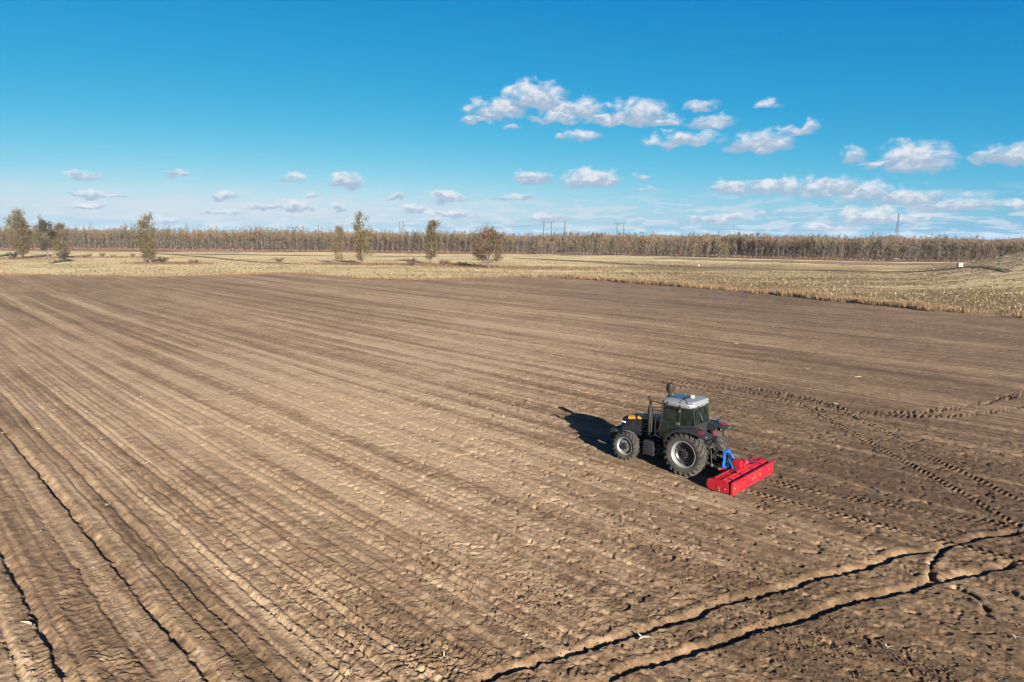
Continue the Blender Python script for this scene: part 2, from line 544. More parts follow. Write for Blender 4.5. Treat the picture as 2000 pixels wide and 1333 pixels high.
        if k_ > 1:
            prof = -dd * (1 - sstep(-0.06, 0.02, n)) + rh * ends * sstep(0.0, 0.1, n) * (1 - sstep(0.1, 0.3, n))
        else:
            prof = -dd * sstep(-0.05, 0.0, n) + (dd + rh) * (0.75 * sstep(0.10, w + 0.16, n) + 0.25 * np.clip((n - 0.1) / (w + 0.14), 0, 1)) - rh * sstep(w + 0.2, w + 0.36, n) + 0.025 * (vn(run * 7, n * 9, 86) - 0.5)
        near = (d < 1.2) & ((run > 1e-4) & (run < L - 1e-4))
        hm = h[m]
        flat = (1 - sstep(0.22, 0.5, d)) * near
        h[m] = hm * (1 - 0.4 * flat) + prof * near
        mm = tone[m]
        mm -= 0.22 * near * sstep(0.0, 0.1, n) * (1 - sstep(w + 0.15, w + 0.5, n))  # fresh damp soil, darkened also to offset the sunlit rut wall
        tone[m] = mm
    # tyre tracks
    for k, (pts, hw, dep) in enumerate(TRACKS):
        pts = spline(pts, 8) if len(pts) > 2 else pts
        xs = [p[0] for p in pts]
        ys = [p[1] for p in pts]
        m = (x > min(xs) - 1) & (x < max(xs) + 1) & (y > min(ys) - 1) & (y < max(ys) + 1)
        if not m.any():
            continue
        d, lat, run, L = polyline_sd(x[m], y[m], pts)
        near = (d < 0.8) & (run > 1e-4) & (run < L - 1e-4)
        inside = 1 - sstep(hw * 0.8, hw * 1.1, np.abs(lat))
        side = np.where(lat > 0, 0.0, 0.5)
        phs = run / (0.26 if k < 3 else (0.36 if k < 5 else 0.27)) + np.abs(lat) * 2.6 + side + 0.55 * (vn(run * 1.7, lat * 3, 91) - 0.5)
        f = phs - np.floor(phs)
        lug = sstep(0.0, 0.12, f) * (1 - sstep(0.42, 0.60, f)) * sstep(0.02, 0.06, np.abs(lat))
        keep = (0.35 + 0.65 * sstep(0.25, 0.55, vn(run * 0.7, run * 0 + k, 92))) * (0.75 + 0.6 * vn(run * 3.1, lat * 2 + k, 93))
        pr = (-dep * lug * inside * 1.25 + 0.02 * (1 - lug) * inside + 0.025 * sstep(hw * 0.9, hw * 1.1, np.abs(lat)) * (1 - sstep(hw * 1.1, hw * 1.6, np.abs(lat)))) * keep
        hm = h[m]
        h[m] = hm * (1 - 0.75 * inside * near) + pr * near
        mm = tone[m]
        mm -= 0.25 * inside * near * lug * keep
        tone[m] = mm
    # settle the ground under the tractor and the tiller
    dx, dy = x - TR_LOC[0], y - TR_LOC[1]
    lx, ly = dx * HX + dy * HY, -dx * HY + dy * HX
    m = (1 - sstep(1.3, 2.0, np.abs(ly))) * (1 - sstep(3.3, 4.0, lx)) * sstep(-3.4, -2.4, lx)
    h = h * (1 - 0.8 * m)
    # soil tone: moisture and tilth in broad bands along the rows, damper and rougher to the right
    band = 0.6 * (vn(u * 0.42, v * 0.012, 101) - 0.5) + 0.95 * (vn(u * 1.1, v * 0.02, 102) - 0.5) + 0.95 * (vn(u * 2.6, v * 0.04, 103) - 0.5) * fade(0.8) + 0.25 * np.sin(u * 2.85 + 2 * vn(u * 0.2, v * 0.02, 108)) * fade(1.4)
    spot = 0.45 * (vn(u * 0.35, v * 0.16, 104) - 0.5) + 0.35 * (vn(x * 0.7, y * 0.7, 105) - 0.5) + 0.35 * (vn(x * 2.2, y * 2.2, 106) - 0.5)
    azd = np.degrees(np.arctan2(x, y))
    right = sstep(-6, 24, azd + 5 * (vn(u * 0.2, v * 0.05, 107) - 0.5))
    rad = np.hypot(x, y)
    base = 0.61 - 0.20 * right - 0.16 * sstep(10, 30, azd) * (1 - sstep(22, 40, rad)) - 0.10 * sstep(55, 120, rad) - 0.07 * left * (1 - sstep(24, 40, rad)) + 0.34 * np.exp(-((azd + 13) / 19) ** 2 - ((rad - 42) / 26) ** 2) + 0.0 * right - 0.10 * (1 - sstep(3, 9, u)) * (1 - sstep(40, 90, v))  # paler lobe and darker zones set by bearing and distance from the camera
    tone = base + 0.42 * band * (1 - 0.35 * right) + 0.34 * spot + 0.35 * tone - 0.16 * patch * right
    return h, np.clip(tone, 0, 1), u, v


def polar_patch(azs, rs_of_az):
    """azs (nc,) degrees; rs (nr,nc)"""
    a = np.radians(azs)[None, :]
    return rs_of_az * np.sin(a), rs_of_az * np.cos(a)


def make_soil_material():
    m = bpy.data.materials.new('worked_soil')
    m.use_nodes = True
    t = m.node_tree
    b = t.nodes['Principled BSDF']
    b.inputs['Roughness'].default_value = 0.95
    b.inputs['Specular IOR Level'].default_value = 0.12
    at = t.nodes.new('ShaderNodeAttribute')
    at.attribute_name = 'soil_tone'
    uv = t.nodes.new('ShaderNodeAttribute')
    uv.attribute_name = 'rows'
    geo = t.nodes.new('ShaderNodeTexCoord')
    n1 = t.nodes.new('ShaderNodeTexNoise')
    n1.inputs['Scale'].default_value = 3.0
    n1.inputs['Detail'].default_value = 9
    n1.inputs['Roughness'].default_value = 0.68
    t.links.new(geo.outputs['Object'], n1.inputs['Vector'])
    mp = t.nodes.new('ShaderNodeMapping')
    mp.inputs['Scale'].default_value = (2.2, 0.05, 1)
    t.links.new(uv.outputs['Vector'], mp.inputs['Vector'])
    n2 = t.nodes.new('ShaderNodeTexNoise')
    n2.inputs['Scale'].default_value = 1.0
    n2.inputs['Detail'].default_value = 6
    n2.inputs['Roughness'].default_value = 0.6
    t.links.new(mp.outputs[0], n2.inputs['Vector'])

    def mth(op, a, bb, c=None):
        n = t.nodes.new('ShaderNodeMath')
        n.operation = op
        for i, q in enumerate((a, bb, c)):
            if q is None:
                continue
            if isinstance(q, (int, float)):
                n.inputs[i].default_value = q
            else:
                t.links.new(q, n.inputs[i])
        return n.outputs[0]
    n4 = t.nodes.new('ShaderNodeTexNoise')
    n4.inputs['Scale'].default_value = 0.75
    n4.inputs['Detail'].default_value = 11
    n4.inputs['Roughness'].default_value = 0.78
    t.links.new(geo.outputs['Object'], n4.inputs['Vector'])
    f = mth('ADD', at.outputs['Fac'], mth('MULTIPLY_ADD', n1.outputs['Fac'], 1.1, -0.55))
    f = mth('ADD', f, mth('MULTIPLY_ADD', n4.outputs['Fac'], 1.1, -0.55))
    f = mth('ADD', f, mth('MULTIPLY_ADD', n2.outputs['Fac'], 1.3, -0.65))
    cr = t.nodes.new('ShaderNodeValToRGB')
    e = cr.color_ramp.elements
    e[0].position = 0.0
    e[0].color = sc_((0.054, 0.033, 0.0185))
    e[1].position = 1.0
    e[1].color = sc_((0.240, 0.173, 0.107))
    k = e.new(0.38)
    k.color = sc_((0.107, 0.068, 0.039))
    k = e.new(0.66)
    k.color = sc_((0.168, 0.113, 0.067))
    t.links.new(f, cr.inputs[0])
    t.links.new(cr.outputs[0], b.inputs['Base Color'])
    n3 = t.nodes.new('ShaderNodeTexNoise')
    n3.inputs['Scale'].default_value = 24
    n3.inputs['Detail'].default_value = 8
    n3.inputs['Roughness'].default_value = 0.72
    t.links.new(geo.outputs['Object'], n3.inputs['Vector'])
    bp = t.nodes.new('ShaderNodeBump')
    bp.inputs['Strength'].default_value = 0.7
    bp.inputs['Distance'].default_value = 0.03
    t.links.new(n3.outputs['Fac'], bp.inputs['Height'])
    t.links.new(bp.outputs[0], b.inputs['Normal'])
    return m


M_SOIL = make_soil_material()


def build_field():
    azs = np.r_[np.linspace(-50, -38.2, 80), np.linspace(-38, 38, 960), np.linspace(38.2, 50, 80)]
    # distances: dense near the camera, thinning as the ground recedes
    r = [11.6]
    while r[-1] < 150:
        k = 0.62 if r[-1] < 36 else (0.5 if r[-1] < 52 else 0.85)
        r.append(r[-1] + max(0.016, k * r[-1] ** 2 / (CAM_H * 684)))
    r = np.array(r)
    s = (r - r[0]) / (r[-1] - r[0])
    rb = edge_r(azs) + 0.6
    rr = r[0] + (rb[None, :] - r[0]) * s[:, None]
    X, Y = polar_patch(azs, rr)
    sp = np.gradient(rr, axis=0).astype(np.float32)
    sp = np.minimum(sp, 3.0) * 0.75 + 0.25 * rr * np.radians(np.gradient(azs))[None, :]
    h, dry, u, v = soil(X.ravel(), Y.ravel(), sp.ravel())
    h = h.reshape(X.shape)
    h -= 0.25 * sstep(-1.2, 0.5, rr - rb[None, :] + 0.6)
    P = np.stack([X, Y, h], -1)
    q = raw_grid = grid_mesh('ploughed_field', P, material=M_SOIL, smooth=True, attrs={'soil_tone': ('FLOAT', dry), 'rows': ('FLOAT_VECTOR', np.stack([u, v, u * 0], -1))})
    o = link('ploughed_field', q)
    tag(o, kind='structure')
    # the rest of the field, outside the picture: beneath, beside and behind the camera
    for name, azr, r0 in (('field_rest', np.linspace(50, 310, 190), 0.0), ('field_below', np.linspace(-50, 50, 140), 0.0)):
        if r0 == 0.0 and name == 'field_below':
            tt = np.linspace(0.02, 1, 60)
            rr = np.repeat((tt * 11.6)[:, None], len(azr), 1)
        else:
            tt = np.linspace(0.01, 1, 90) ** 1.6
            rr = tt[:, None] * (edge_r(azr) + 0.6)[None, :]
        X, Y = polar_patch(azr, rr)
        sp = np.maximum(np.gradient(rr, axis=0), 0.05).astype(np.float32)
        h, dry, u, v = soil(X.ravel(), Y.ravel(), sp.ravel())
        P = np.stack([X, Y, h.reshape(X.shape) - 0.002], -1)
        tag(link('field', grid_mesh(name, P, material=M_SOIL, attrs={'soil_tone': ('FLOAT', dry), 'rows': ('FLOAT_VECTOR', np.stack([u, v, u * 0], -1))})), kind='structure')


build_field()

def build_crumbs():
    """loose clods and crumbs lying on the worked soil, thinning with distance"""
    n = 60000
    a = np.radians(rng.uniform(-40, 40, n))
    r = 1 / rng.uniform(1 / 42, 1 / 12.5, n)
    x, y = r * np.sin(a), r * np.cos(a)
    u, v = row_uv(x, y)
    d = 0.15 + 0.85 * sstep(0.45, 0.75, vn(u * 0.9, v * 0.25, 111)) * sstep(0.3, 0.6, vn(u * 3.1, v * 1.1, 112))
    d = d * (0.55 + 0.45 * sstep(7, 14, u))
    dx, dy = x - TR_LOC[0], y - TR_LOC[1]
    lx, ly = dx * HX + dy * HY, -dx * HY + dy * HX
    d = d * ~((np.abs(ly) < 1.9) & (lx < 3.6) & (lx > -2.6))
    k = rng.uniform(0, 1, n) < d
    x, y, r = x[k], y[k], r[k]
    n = len(x)
    h, dry, u, v = soil(x, y, np.full(n, 0.03, np.float32))
    s = rng.gamma(2.0, 0.0058, n) * (0.8 + r / 60) + 0.006
    s = np.minimum(s, 0.06)
    base = np.array([[1, 0, 0], [0, 1, 0], [-1, 0, 0], [0, -1, 0], [0, 0, 0.85], [0, 0, -0.6]])
    V = base[None] * (1 + 0.75 * (rng.uniform(0, 1, (n, 6, 1)) - 0.5)) + 0.3 * (rng.uniform(0, 1, (n, 6, 3)) - 0.5)
    t = rng.uniform(0, 6.283, n)
    c, q = np.cos(t)[:, None], np.sin(t)[:, None]
    st = rng.uniform(0.8, 1.6, (n, 1))
    V = np.stack([(V[..., 0] * c - V[..., 1] * q) * st, V[..., 0] * q + V[..., 1] * c, V[..., 2]], -1) * s[:, None, None]
    V += np.stack([x, y, h + 0.25 * s], -1)[:, None, :]
    f = np.array([[0, 1, 4], [1, 2, 4], [2, 3, 4], [3, 0, 4], [1, 0, 5], [2, 1, 5], [3, 2, 5], [0, 3, 5]])
    F = (np.arange(n)[:, None, None] * 6 + f[None]).reshape(-1, 3)
    rows = np.repeat(np.stack([u, v, u * 0], -1), 6, 0)
    me = raw_mesh('soil_crumbs', V.reshape(-1, 3), F, M_SOIL, attrs={'soil_tone': ('FLOAT', np.repeat(np.clip(dry - 0.34 + rng.normal(0, 0.1, n), 0, 1), 6)), 'rows': ('FLOAT_VECTOR', rows)})
    tag(link('soil_crumbs', me), kind='stuff')


build_crumbs()

# ------------------------------------------------------------------ ground beyond the field


def make_ground_material(name, c0, c1, c2, scale=1.0, streak=None):
    m = bpy.data.materials.new(name)
    m.use_nodes = True
    t = m.node_tree
    b = t.nodes['Principled BSDF']
    b.inputs['Roughness'].default_value = 0.95
    b.inputs['Specular IOR Level'].default_value = 0.1
    c = t.nodes.new('ShaderNodeTexCoord')
    n = t.nodes.new('ShaderNodeTexNoise')
    n.inputs['Scale'].default_value = 0.035 * scale
    n.inputs['Detail'].default_value = 12
    n.inputs['Roughness'].default_value = 0.72
    t.links.new(c.outputs['Object'], n.inputs['Vector'])
    mp = t.nodes.new('ShaderNodeMapping')
    mp.inputs['Rotation'].default_value = (0, 0, R(12))
    mp.inputs['Scale'].default_value = (0.012, 0.22, 1)
    t.links.new(c.outputs['Object'], mp.inputs['Vector'])
    n2 = t.nodes.new('ShaderNodeTexNoise')
    n2.inputs['Scale'].default_value = 1.0
    n2.inputs['Detail'].default_value = 7
    n2.inputs['Roughness'].default_value = 0.65
    t.links.new(mp.outputs[0], n2.inputs['Vector'])
    ad = t.nodes.new('ShaderNodeMath')
    ad.operation = 'ADD'
    t.links.new(n.outputs['Fac'], ad.inputs[0])
    t.links.new(n2.outputs['Fac'], ad.inputs[1])
    at = t.nodes.new('ShaderNodeAttribute')
    at.attribute_name = 'bare'
    cr = t.nodes.new('ShaderNodeValToRGB')
    e = cr.color_ramp.elements
    c0, c1, c2 = (sc_(c)[:3] for c in (c0, c1, c2))
    e[0].position, e[0].color = 0.36, c0 + (1,)
    e[1].position, e[1].color = 0.66, c2 + (1,)
    k = e.new(0.50)
    k.color = c1 + (1,)
    hf = t.nodes.new('ShaderNodeMath')
    hf.operation = 'MULTIPLY'
    hf.inputs[1].default_value = 0.5
    t.links.new(ad.outputs[0], hf.inputs[0])
    sb = t.nodes.new('ShaderNodeMath')
    sb.operation = 'SUBTRACT'
    t.links.new(hf.outputs[0], sb.inputs[0])
    t.links.new(at.outputs['Fac'], sb.inputs[1])
    t.links.new(sb.outputs[0], cr.inputs[0])
    t.links.new(cr.outputs[0], b.inputs['Base Color'])
    n3 = t.nodes.new('ShaderNodeTexNoise')
    n3.inputs['Scale'].default_value = 1.6
    n3.inputs['Detail'].default_value = 8
    n3.inputs['Roughness'].default_value = 0.7
    t.links.new(c.outputs['Object'], n3.inputs['Vector'])
    bp = t.nodes.new('ShaderNodeBump')
    bp.inputs['Strength'].default_value = 0.8
    bp.inputs['Distance'].default_value = 0.25
    t.links.new(n3.outputs['Fac'], bp.inputs['Height'])
    t.links.new(bp.outputs[0], b.inputs['Normal'])
    return m


M_STRAW = make_ground_material('straw_ground', (0.12, 0.080, 0.040), (0.32, 0.255, 0.135), (0.39, 0.325, 0.188))
M_DIRT = make_ground_material('dirt', (0.075, 0.05, 0.032), (0.11, 0.076, 0.05), (0.15, 0.11, 0.07))
M_FALLOW = make_ground_material('fallow_soil', (0.10, 0.062, 0.042), (0.15, 0.098, 0.066), (0.19, 0.135, 0.085))
M_FLOOR = make_ground_material('forest_litter', (0.055, 0.032, 0.021), (0.088, 0.05, 0.032), (0.115, 0.072, 0.042))


def build_ground():
    azs = np.r_[np.linspace(-46, 46, 360), np.linspace(47, 313, 150)]
    rb = edge_r(azs)
    t = np.r_[np.linspace(0, 1, 60) ** 1.15 * 320, np.geomspace(340, 3000, 40)]
    t = np.r_[-1.8, -0.5, t]
    rr = rb[None, :] - 0.2 + t[:, None]
    rr = np.minimum(rr, 3000)
    X, Y = polar_patch(azs, rr)
    Z = terrain(X, Y) + np.where(t[:, None] < -1, -0.7, np.where(t[:, None] < 0, -0.12, 0.03 * np.minimum(t[:, None], 1))) + 0.10 * (vn(X * 0.6, Y * 0.6, 15) - 0.5) * (rr < 400)
    A = np.degrees(np.arctan2(X, Y))
    bare = 0.13 * sstep(2, 16, A) * (1 - 0.85 * sstep(25, 33, A) * sstep(130, 170, np.hypot(X, Y))) * (1 - sstep(230, 300, np.hypot(X, Y))) + 0.05 * (vn(X / 20, Y / 9, 12) - 0.5) + 0.35 * np.broadcast_to(1 - sstep(-0.2, 1.6, t)[:, None], X.shape)
    o = link('stubble_field', grid_mesh('stubble_field', np.stack([X, Y, Z], -1), closed=True, material=M_STRAW, attrs={'bare': ('FLOAT', bare)}))
    tag(o, kind='structure')


build_ground()


def strip(name, pts, widths, m, lift, kind='structure', n=10, jag=0.5):
    pts = spline(pts, n)
    P = np.array(pts)
    d = np.gradient(P, axis=0)
    d /= np.linalg.norm(d, axis=1)[:, None] + 1e-9
    nrm = np.stack([-d[:, 1], d[:, 0]], 1)
    w = np.interp(np.linspace(0, 1, len(P)), np.linspace(0, 1, len(widths)), widths)
    k = np.arange(len(P))
    wl = w * (0.5 + jag * (vn(k * 0.7, k * 0 + pts[0][0], 16) - 0.5))
    wr = w * (0.5 + jag * (vn(k * 0.7, k * 0 + pts[0][0] + 50, 17) - 0.5))
    cols = np.linspace(-1, 1, 9)
    rows = []
    for c in cols:
        off = np.where(c < 0, c * wl, c * wr)
        q = P + nrm * off[:, None]
        rows.append(np.c_[q, terrain(q[:, 0], q[:, 1]) + lift])
    G = np.stack(rows, 0)[::-1]
    o = link(name, grid_mesh(name, G, material=m))
    tag(o, kind=kind)
    return o


FRONT = [(-470, 395), (-380, 400), (-289, 403), (-220, 408), (-148, 408), (-80, 402), (-20, 392), (20, 400), (62, 402), (100, 380), (118, 340), (135, 318), (155, 306), (190, 296), (230, 285), (290, 262)]


def front_point(s):
    P = np.array(FRONT, float)
    seg = np.linalg.norm(np.diff(P, axis=0), axis=1)
    cs = np.r_[0, np.cumsum(seg)]
    x = np.interp(s, cs, P[:, 0])
    y = np.interp(s, cs, P[:, 1])
    return x, y, cs[-1]


def build_floor():
    xs = np.linspace(0, 1, 120)
    x, y, L = front_point(xs * front_point(0)[2])
    rows = []
    jag = 7 * (vn(xs * 40, xs * 0, 18) - 0.5)
    base = np.hypot(x, y)
    lead = 26 + 10 * sstep(0, 60, x) - 22 * sstep(95, 140, x)
    for d in [-1.0, -0.75, -0.5, -0.25] + list(np.linspace(0, 9, 46)) + [14, 25]:
        k = 1 + ((d * lead + jag) / base if d <= 0 else (d * 40 + jag) / base)
        rows.append(np.stack([x * k, y * k, terrain(x * k, y * k) + 0.12], -1))
    o = link('forest_floor', grid_mesh('forest_floor', np.stack(rows, 0), material=M_FLOOR))
    tag(o, kind='structure')


build_floor()
strip('dirt_track', [(0, 302), (6.2, 295.9), (29.2, 270.4), (44.1, 244.0), (60.7, 226.5), (75.5, 212), (93.5, 207.9), (106, 200), (112, 188), (114, 177), (110.5, 163), (104.5, 148)], [2, 5, 9, 11, 10, 9, 7, 4, 2.2, 1.6, 1.2], M_DIRT, 0.16)
strip('dirt_track', [(-172, 338), (-160.7, 325.5), (-120.6, 281.2), (-88.4, 242.9), (-66, 222)], [2, 3.5, 3, 3, 1], M_DIRT, 0.16)
strip('dirt_track', [(-165, 324), (-138.3, 324), (-100, 321), (-60, 318), (-10, 310)], [4, 7, 6, 6, 2], M_DIRT, 0.15)
strip('fallow_strip', [(64, 318), (85, 300), (112, 282), (140, 268), (168, 258)], [8, 26, 30, 26, 16], M_FALLOW, 0.14)
strip('fallow_strip', [(-330, 372), (-260, 374), (-190, 372), (-140, 366)], [6, 22, 20, 5], M_FALLOW, 0.14)

# ------------------------------------------------------------------ scattered plant litter


def leaf_mat(name, cols, rough=0.8, trans=0.25):
    """plant matter: colour picked per piece from a ramp"""
    m = bpy.data.materials.new(name)
    m.use_nodes = True
    t = m.node_tree
    b = t.nodes['Principled BSDF']
    b.inputs['Roughness'].default_value = rough
    b.inputs['Specular IOR Level'].default_value = 0.2
    a = t.nodes.new('ShaderNodeAttribute')
    a.attribute_name = 'tint'
    cr = t.nodes.new('ShaderNodeValToRGB')
    e = cr.color_ramp.elements
    cols = [sc_(c)[:3] for c in cols]
    e[0].color = cols[0] + (1,)
    e[1].color = cols[-1] + (1,)
    for i, c in enumerate(cols[1:-1]):
        k = e.new((i + 1) / (len(cols) - 1))
        k.color = c + (1,)
    t.links.new(a.outputs['Fac'], cr.inputs[0])
    t.links.new(cr.outputs[0], b.inputs['Base Color'])
    if trans:
        tr = t.nodes.new('ShaderNodeBsdfTranslucent')
        t.links.new(cr.outputs[0], tr.inputs['Color'])
        mx = t.nodes.new('ShaderNodeMixShader')
        mx.inputs[0].default_value = trans
        t.links.new(b.outputs[0], mx.inputs[1])
        t.links.new(tr.outputs[0], mx.inputs[2])
        t.links.new(mx.outputs[0], t.nodes['Material Output'].inputs[0])
    return m


M_HUSK = leaf_mat('corn_straw', [(0.075, 0.048, 0.023), (0.16, 0.115, 0.056), (0.225, 0.170, 0.090), (0.32, 0.26, 0.152)])
M_GRASS = leaf_mat('dry_grass', [(0.09, 0.055, 0.03), (0.15, 0.095, 0.052), (0.21, 0.145, 0.08)])
M_BRUSH = leaf_mat('brown_brush', [(0.06, 0.032, 0.020), (0.10, 0.055, 0.034), (0.14, 0.085, 0.05)])


def bent_strips(x, y, z, length, width, az, tilt, droop):
    """each piece: a strip of two quads, bent in the middle -> V, F, tint per vertex"""
    n = len(x)
    dx, dy = np.cos(az), np.sin(az)
    px, py = -dy, dx
    ct, st = np.cos(tilt), np.sin(tilt)
    hl = length * 0.5
    P0 = np.stack([x, y, z], -1)
    P1 = P0 + np.stack([dx * ct * hl, dy * ct * hl, st * hl], -1)
    t2 = tilt - droop
    P2 = P1 + np.stack([dx * np.cos(t2) * hl, dy * np.cos(t2) * hl, np.sin(t2) * hl], -1)
    W = np.stack([px, py, px * 0 + 0.25], -1) * (width * 0.5)[:, None]
    V = np.stack([P0 - W, P0 + W, P1 - W, P1 + W, P2 - W * 0.3, P2 + W * 0.3], 1).reshape(-1, 3)
    i = np.arange(n)[:, None] * 6
    F = np.concatenate([i + np.array([[0, 1, 3, 2]]), i + np.array([[2, 3, 5, 4]])], 0)
    return V, F


def in_stubble(x, y):
    return np.hypot(x, y) > edge_r(np.degrees(np.arctan2(x, y))) + 0.3


def build_stubble():
    n = 190000
    a = R(1) * rng.uniform(-44, 46, n)
    r = 1 / rng.uniform(1 / 330, 1 / 80, n)
    keep = rng.uniform(0, 1, n) < 1.0
    x, y = r * np.sin(a), r * np.cos(a)
    er = edge_r(np.degrees(a))
    ok = (r > er + 0.2 + 1.5 * rng.uniform(0, 1, n) ** 2 - (2.5 + 0 * er) * rng.uniform(0, 1, n) * (rng.uniform(0, 1, n) < 0.2)) & (r < 300)
    ok &= rng.uniform(0, 1, n) < 0.25 + 0.75 * sstep(0.25, 0.6, vn(x * 0.12, y * 0.12, 19))
    x, y, r = x[ok][:92000], y[ok][:92000], r[ok][:92000]
    n = len(x)
    far = np.clip(r / 110, 0.9, 1.5)
    up = rng.uniform(0, 1, n) < 0.16
    L = np.where(up, rng.uniform(0.2, 0.5, n), rng.uniform(0.3, 0.95, n)) * far ** 0.5
    W = rng.uniform(0.05, 0.13, n) * far
    tilt = np.where(up, rng.uniform(0.7, 1.5, n), rng.uniform(0.0, 0.6, n))
    V, F = bent_strips(x, y, terrain(x, y) + 0.02, L, W, rng.uniform(0, 6.283, n), tilt, rng.uniform(0.2, 1.3, n))
    me = raw_mesh('corn_stubble', V, F, M_HUSK, attrs={'tint': ('FLOAT', np.repeat(rng.beta(2.2, 1.8, n), 6))})
    tag(link('corn_stubble', me), kind='stuff')


build_stubble()


def blades(name, x, y, h, w, m, lean=0.35, kind='stuff', lift=0.0):
    n = len(x)
    az = rng.uniform(0, 6.283, n)
    la = rng.uniform(0, 6.283, n)
    ln = rng.uniform(0, lean, n) * h
    z = terrain(x, y) + lift
    px, py = np.cos(az) * w * 0.5, np.sin(az) * w * 0.5
    tx, ty = x + np.cos(la) * ln, y + np.sin(la) * ln
    V = np.stack([np.stack([x - px, y - py, z], -1), np.stack([x + px, y + py, z], -1),
                  np.stack([x + 0.45 * (tx - x) + px * 0.8, y + 0.45 * (ty - y) + py * 0.8, z + 0.6 * h], -1), np.stack([tx, ty, z + h], -1)], 1).reshape(-1, 3)
    F = np.arange(n)[:, None] * 4 + np.array([[0, 1, 2, 3]])
    me = raw_mesh(name, V, F, m, attrs={'tint': ('FLOAT', np.repeat(rng.uniform(0, 1, n), 4))})
    return tag(link(name, me), kind=kind)


def along_edge(az0, az1, n, off0, off1):
    a = rng.uniform(az0, az1, n)
    r = edge_r(a) + off0 + (off1 - off0) * rng.beta(1.6, 2.2, n)
    return r * np.sin(np.radians(a)), r * np.cos(np.radians(a)), a


# the tall dry grass on the verge between the worked soil and the stubble
gx, gy, ga = along_edge(0.5, 46, 62000, -0.8, 7.5)
dens = sstep(0.08, 0.45, vn(gx * 0.16, gy * 0.16, 25)) * (0.35 + 0.65 * sstep(2, 8, ga)) * (1 - 0.25 * sstep(30, 38, ga))
k = rng.uniform(0, 1, len(gx)) < dens
gx, gy, ga = gx[k], gy[k], ga[k]
gh = rng.uniform(0.2, 1.0, len(gx)) * (0.55 + 0.7 * vn(gx * 0.3, gy * 0.3, 26)) * (1 - 0.35 * sstep(24, 36, ga))
blades('verge_grass', gx, gy, gh, rng.uniform(0.04, 0.11, len(gx)), M_GRASS)
gx, gy, ga = along_edge(-38, 1.5, 12000, -0.9, 3.0)
k = rng.uniform(0, 1, len(gx)) < 0.15 + 0.85 * sstep(0.4, 0.7, vn(gx * 0.1, gy * 0.1, 27))
blades('verge_grass', gx[k], gy[k], rng.uniform(0.2, 0.6, k.sum()), rng.uniform(0.05, 0.12, k.sum()), M_GRASS)
# brown growth under the lone trees and in the hollow between them
cx = np.array([-178, -170, -150, -112, -104, -56, -48, -40, -27, -18, -10, 2, 14])
cy = np.array([254, 268, 276, 221, 223, 227, 224, 228, 226, 220, 212, 210, 204])
cs = np.array([9, 9, 8, 5, 5, 6, 6, 6, 7, 8, 8, 9, 8])
ii = rng.integers(0, len(cx), 14000)
bx = cx[ii] + rng.normal(0, 1, 14000) * cs[ii]
by = cy[ii] + rng.normal(0, 1, 14000) * cs[ii] * 0.55
blades('brown_undergrowth', bx, by, rng.uniform(0.2, 0.9, 14000), rng.uniform(0.06, 0.16, 14000), M_BRUSH, lean=0.6)
# rusty growth along the foot of the forest
s = rng.uniform(0, front_point(0)[2], 30000)
fx, fy, _ = front_point(s)
kk = 1 + (rng.uniform(-20, 14, 30000) * (1 - 0.5 * sstep(95, 140, fx))) / np.hypot(fx, fy)
fx, fy = fx * kk, fy * kk
blades('forest_undergrowth', fx, fy, rng.uniform(0.3, 1.5, 30000) * (0.5 + vn(fx * 0.08, fy * 0.08, 28)), rng.uniform(0.12, 0.4, 30000), M_BRUSH, lean=0.6)

# ------------------------------------------------------------------ trees
M_BARK = mat('grey_bark', (0.055, 0.047, 0.037), 0.9, var=0.35, vscale=1.5)
M_BARK_PALE = mat('pale_bark', (0.070, 0.062, 0.052), 0.85, var=0.3, vscale=0.8)
M_BARK_DARK = mat('dark_bark', (0.05, 0.04, 0.03), 0.9, var=0.35, vscale=1.5)
LEAF = {
    'rust': leaf_mat('rust_twigs', [(0.060, 0.045, 0.032), (0.098, 0.065, 0.038), (0.158, 0.092, 0.045)], trans=0.35),
    'olive': leaf_mat('olive_leaves', [(0.048, 0.040, 0.019), (0.090, 0.070, 0.031), (0.150, 0.110, 0.046)], trans=0.35),
    'grey': leaf_mat('grey_twigs', [(0.060, 0.051, 0.040), (0.088, 0.071, 0.050), (0.138, 0.098, 0.060)], trans=0.35),
    'gold': leaf_mat('gold_leaves', [(0.058, 0.046, 0.021), (0.102, 0.078, 0.031), (0.165, 0.120, 0.046)], trans=0.35),
    'dark': leaf_mat('dark_leaves', [(0.026, 0.025, 0.016), (0.044, 0.038, 0.023), (0.066, 0.055, 0.031)], trans=0.3),
}


class Wood:
    def __init__(s):
        s.V, s.F, s.n = [], [], 0

    def tube(s, pts, rad, k=4):
        P = np.asarray(pts, float)
        m = len(P)
        d = np.gradient(P, axis=0)
        d /= np.linalg.norm(d, axis=1)[:, None] + 1e-9
        ref = np.where(np.abs(d[:, 2:3]) > 0.85, np.array([[1.0, 0, 0]]), np.array([[0, 0, 1.0]]))
        a = np.cross(d, ref)
        a /= np.linalg.norm(a, axis=1)[:, None] + 1e-9
        b = np.cross(d, a)
        th = np.arange(k) * 2 * math.pi / k
        rad = np.asarray(rad, float)
        Q = P[:, None, :] + rad[:, None, None] * (np.cos(th)[None, :, None] * a[:, None, :] + np.sin(th)[None, :, None] * b[:, None, :])
        idx = s.n + np.arange(m * k).reshape(m, k)
        nx = np.roll(idx, -1, 1)
        s.V.append(Q.reshape(-1, 3))
        s.F.append(np.stack([idx[:-1], nx[:-1], nx[1:], idx[1:]], -1).reshape(-1, 4))
        s.n += m * k

    def mesh(s, name, m, smooth=True):
        return raw_mesh(name, np.concatenate(s.V), np.concatenate(s.F), m, smooth)


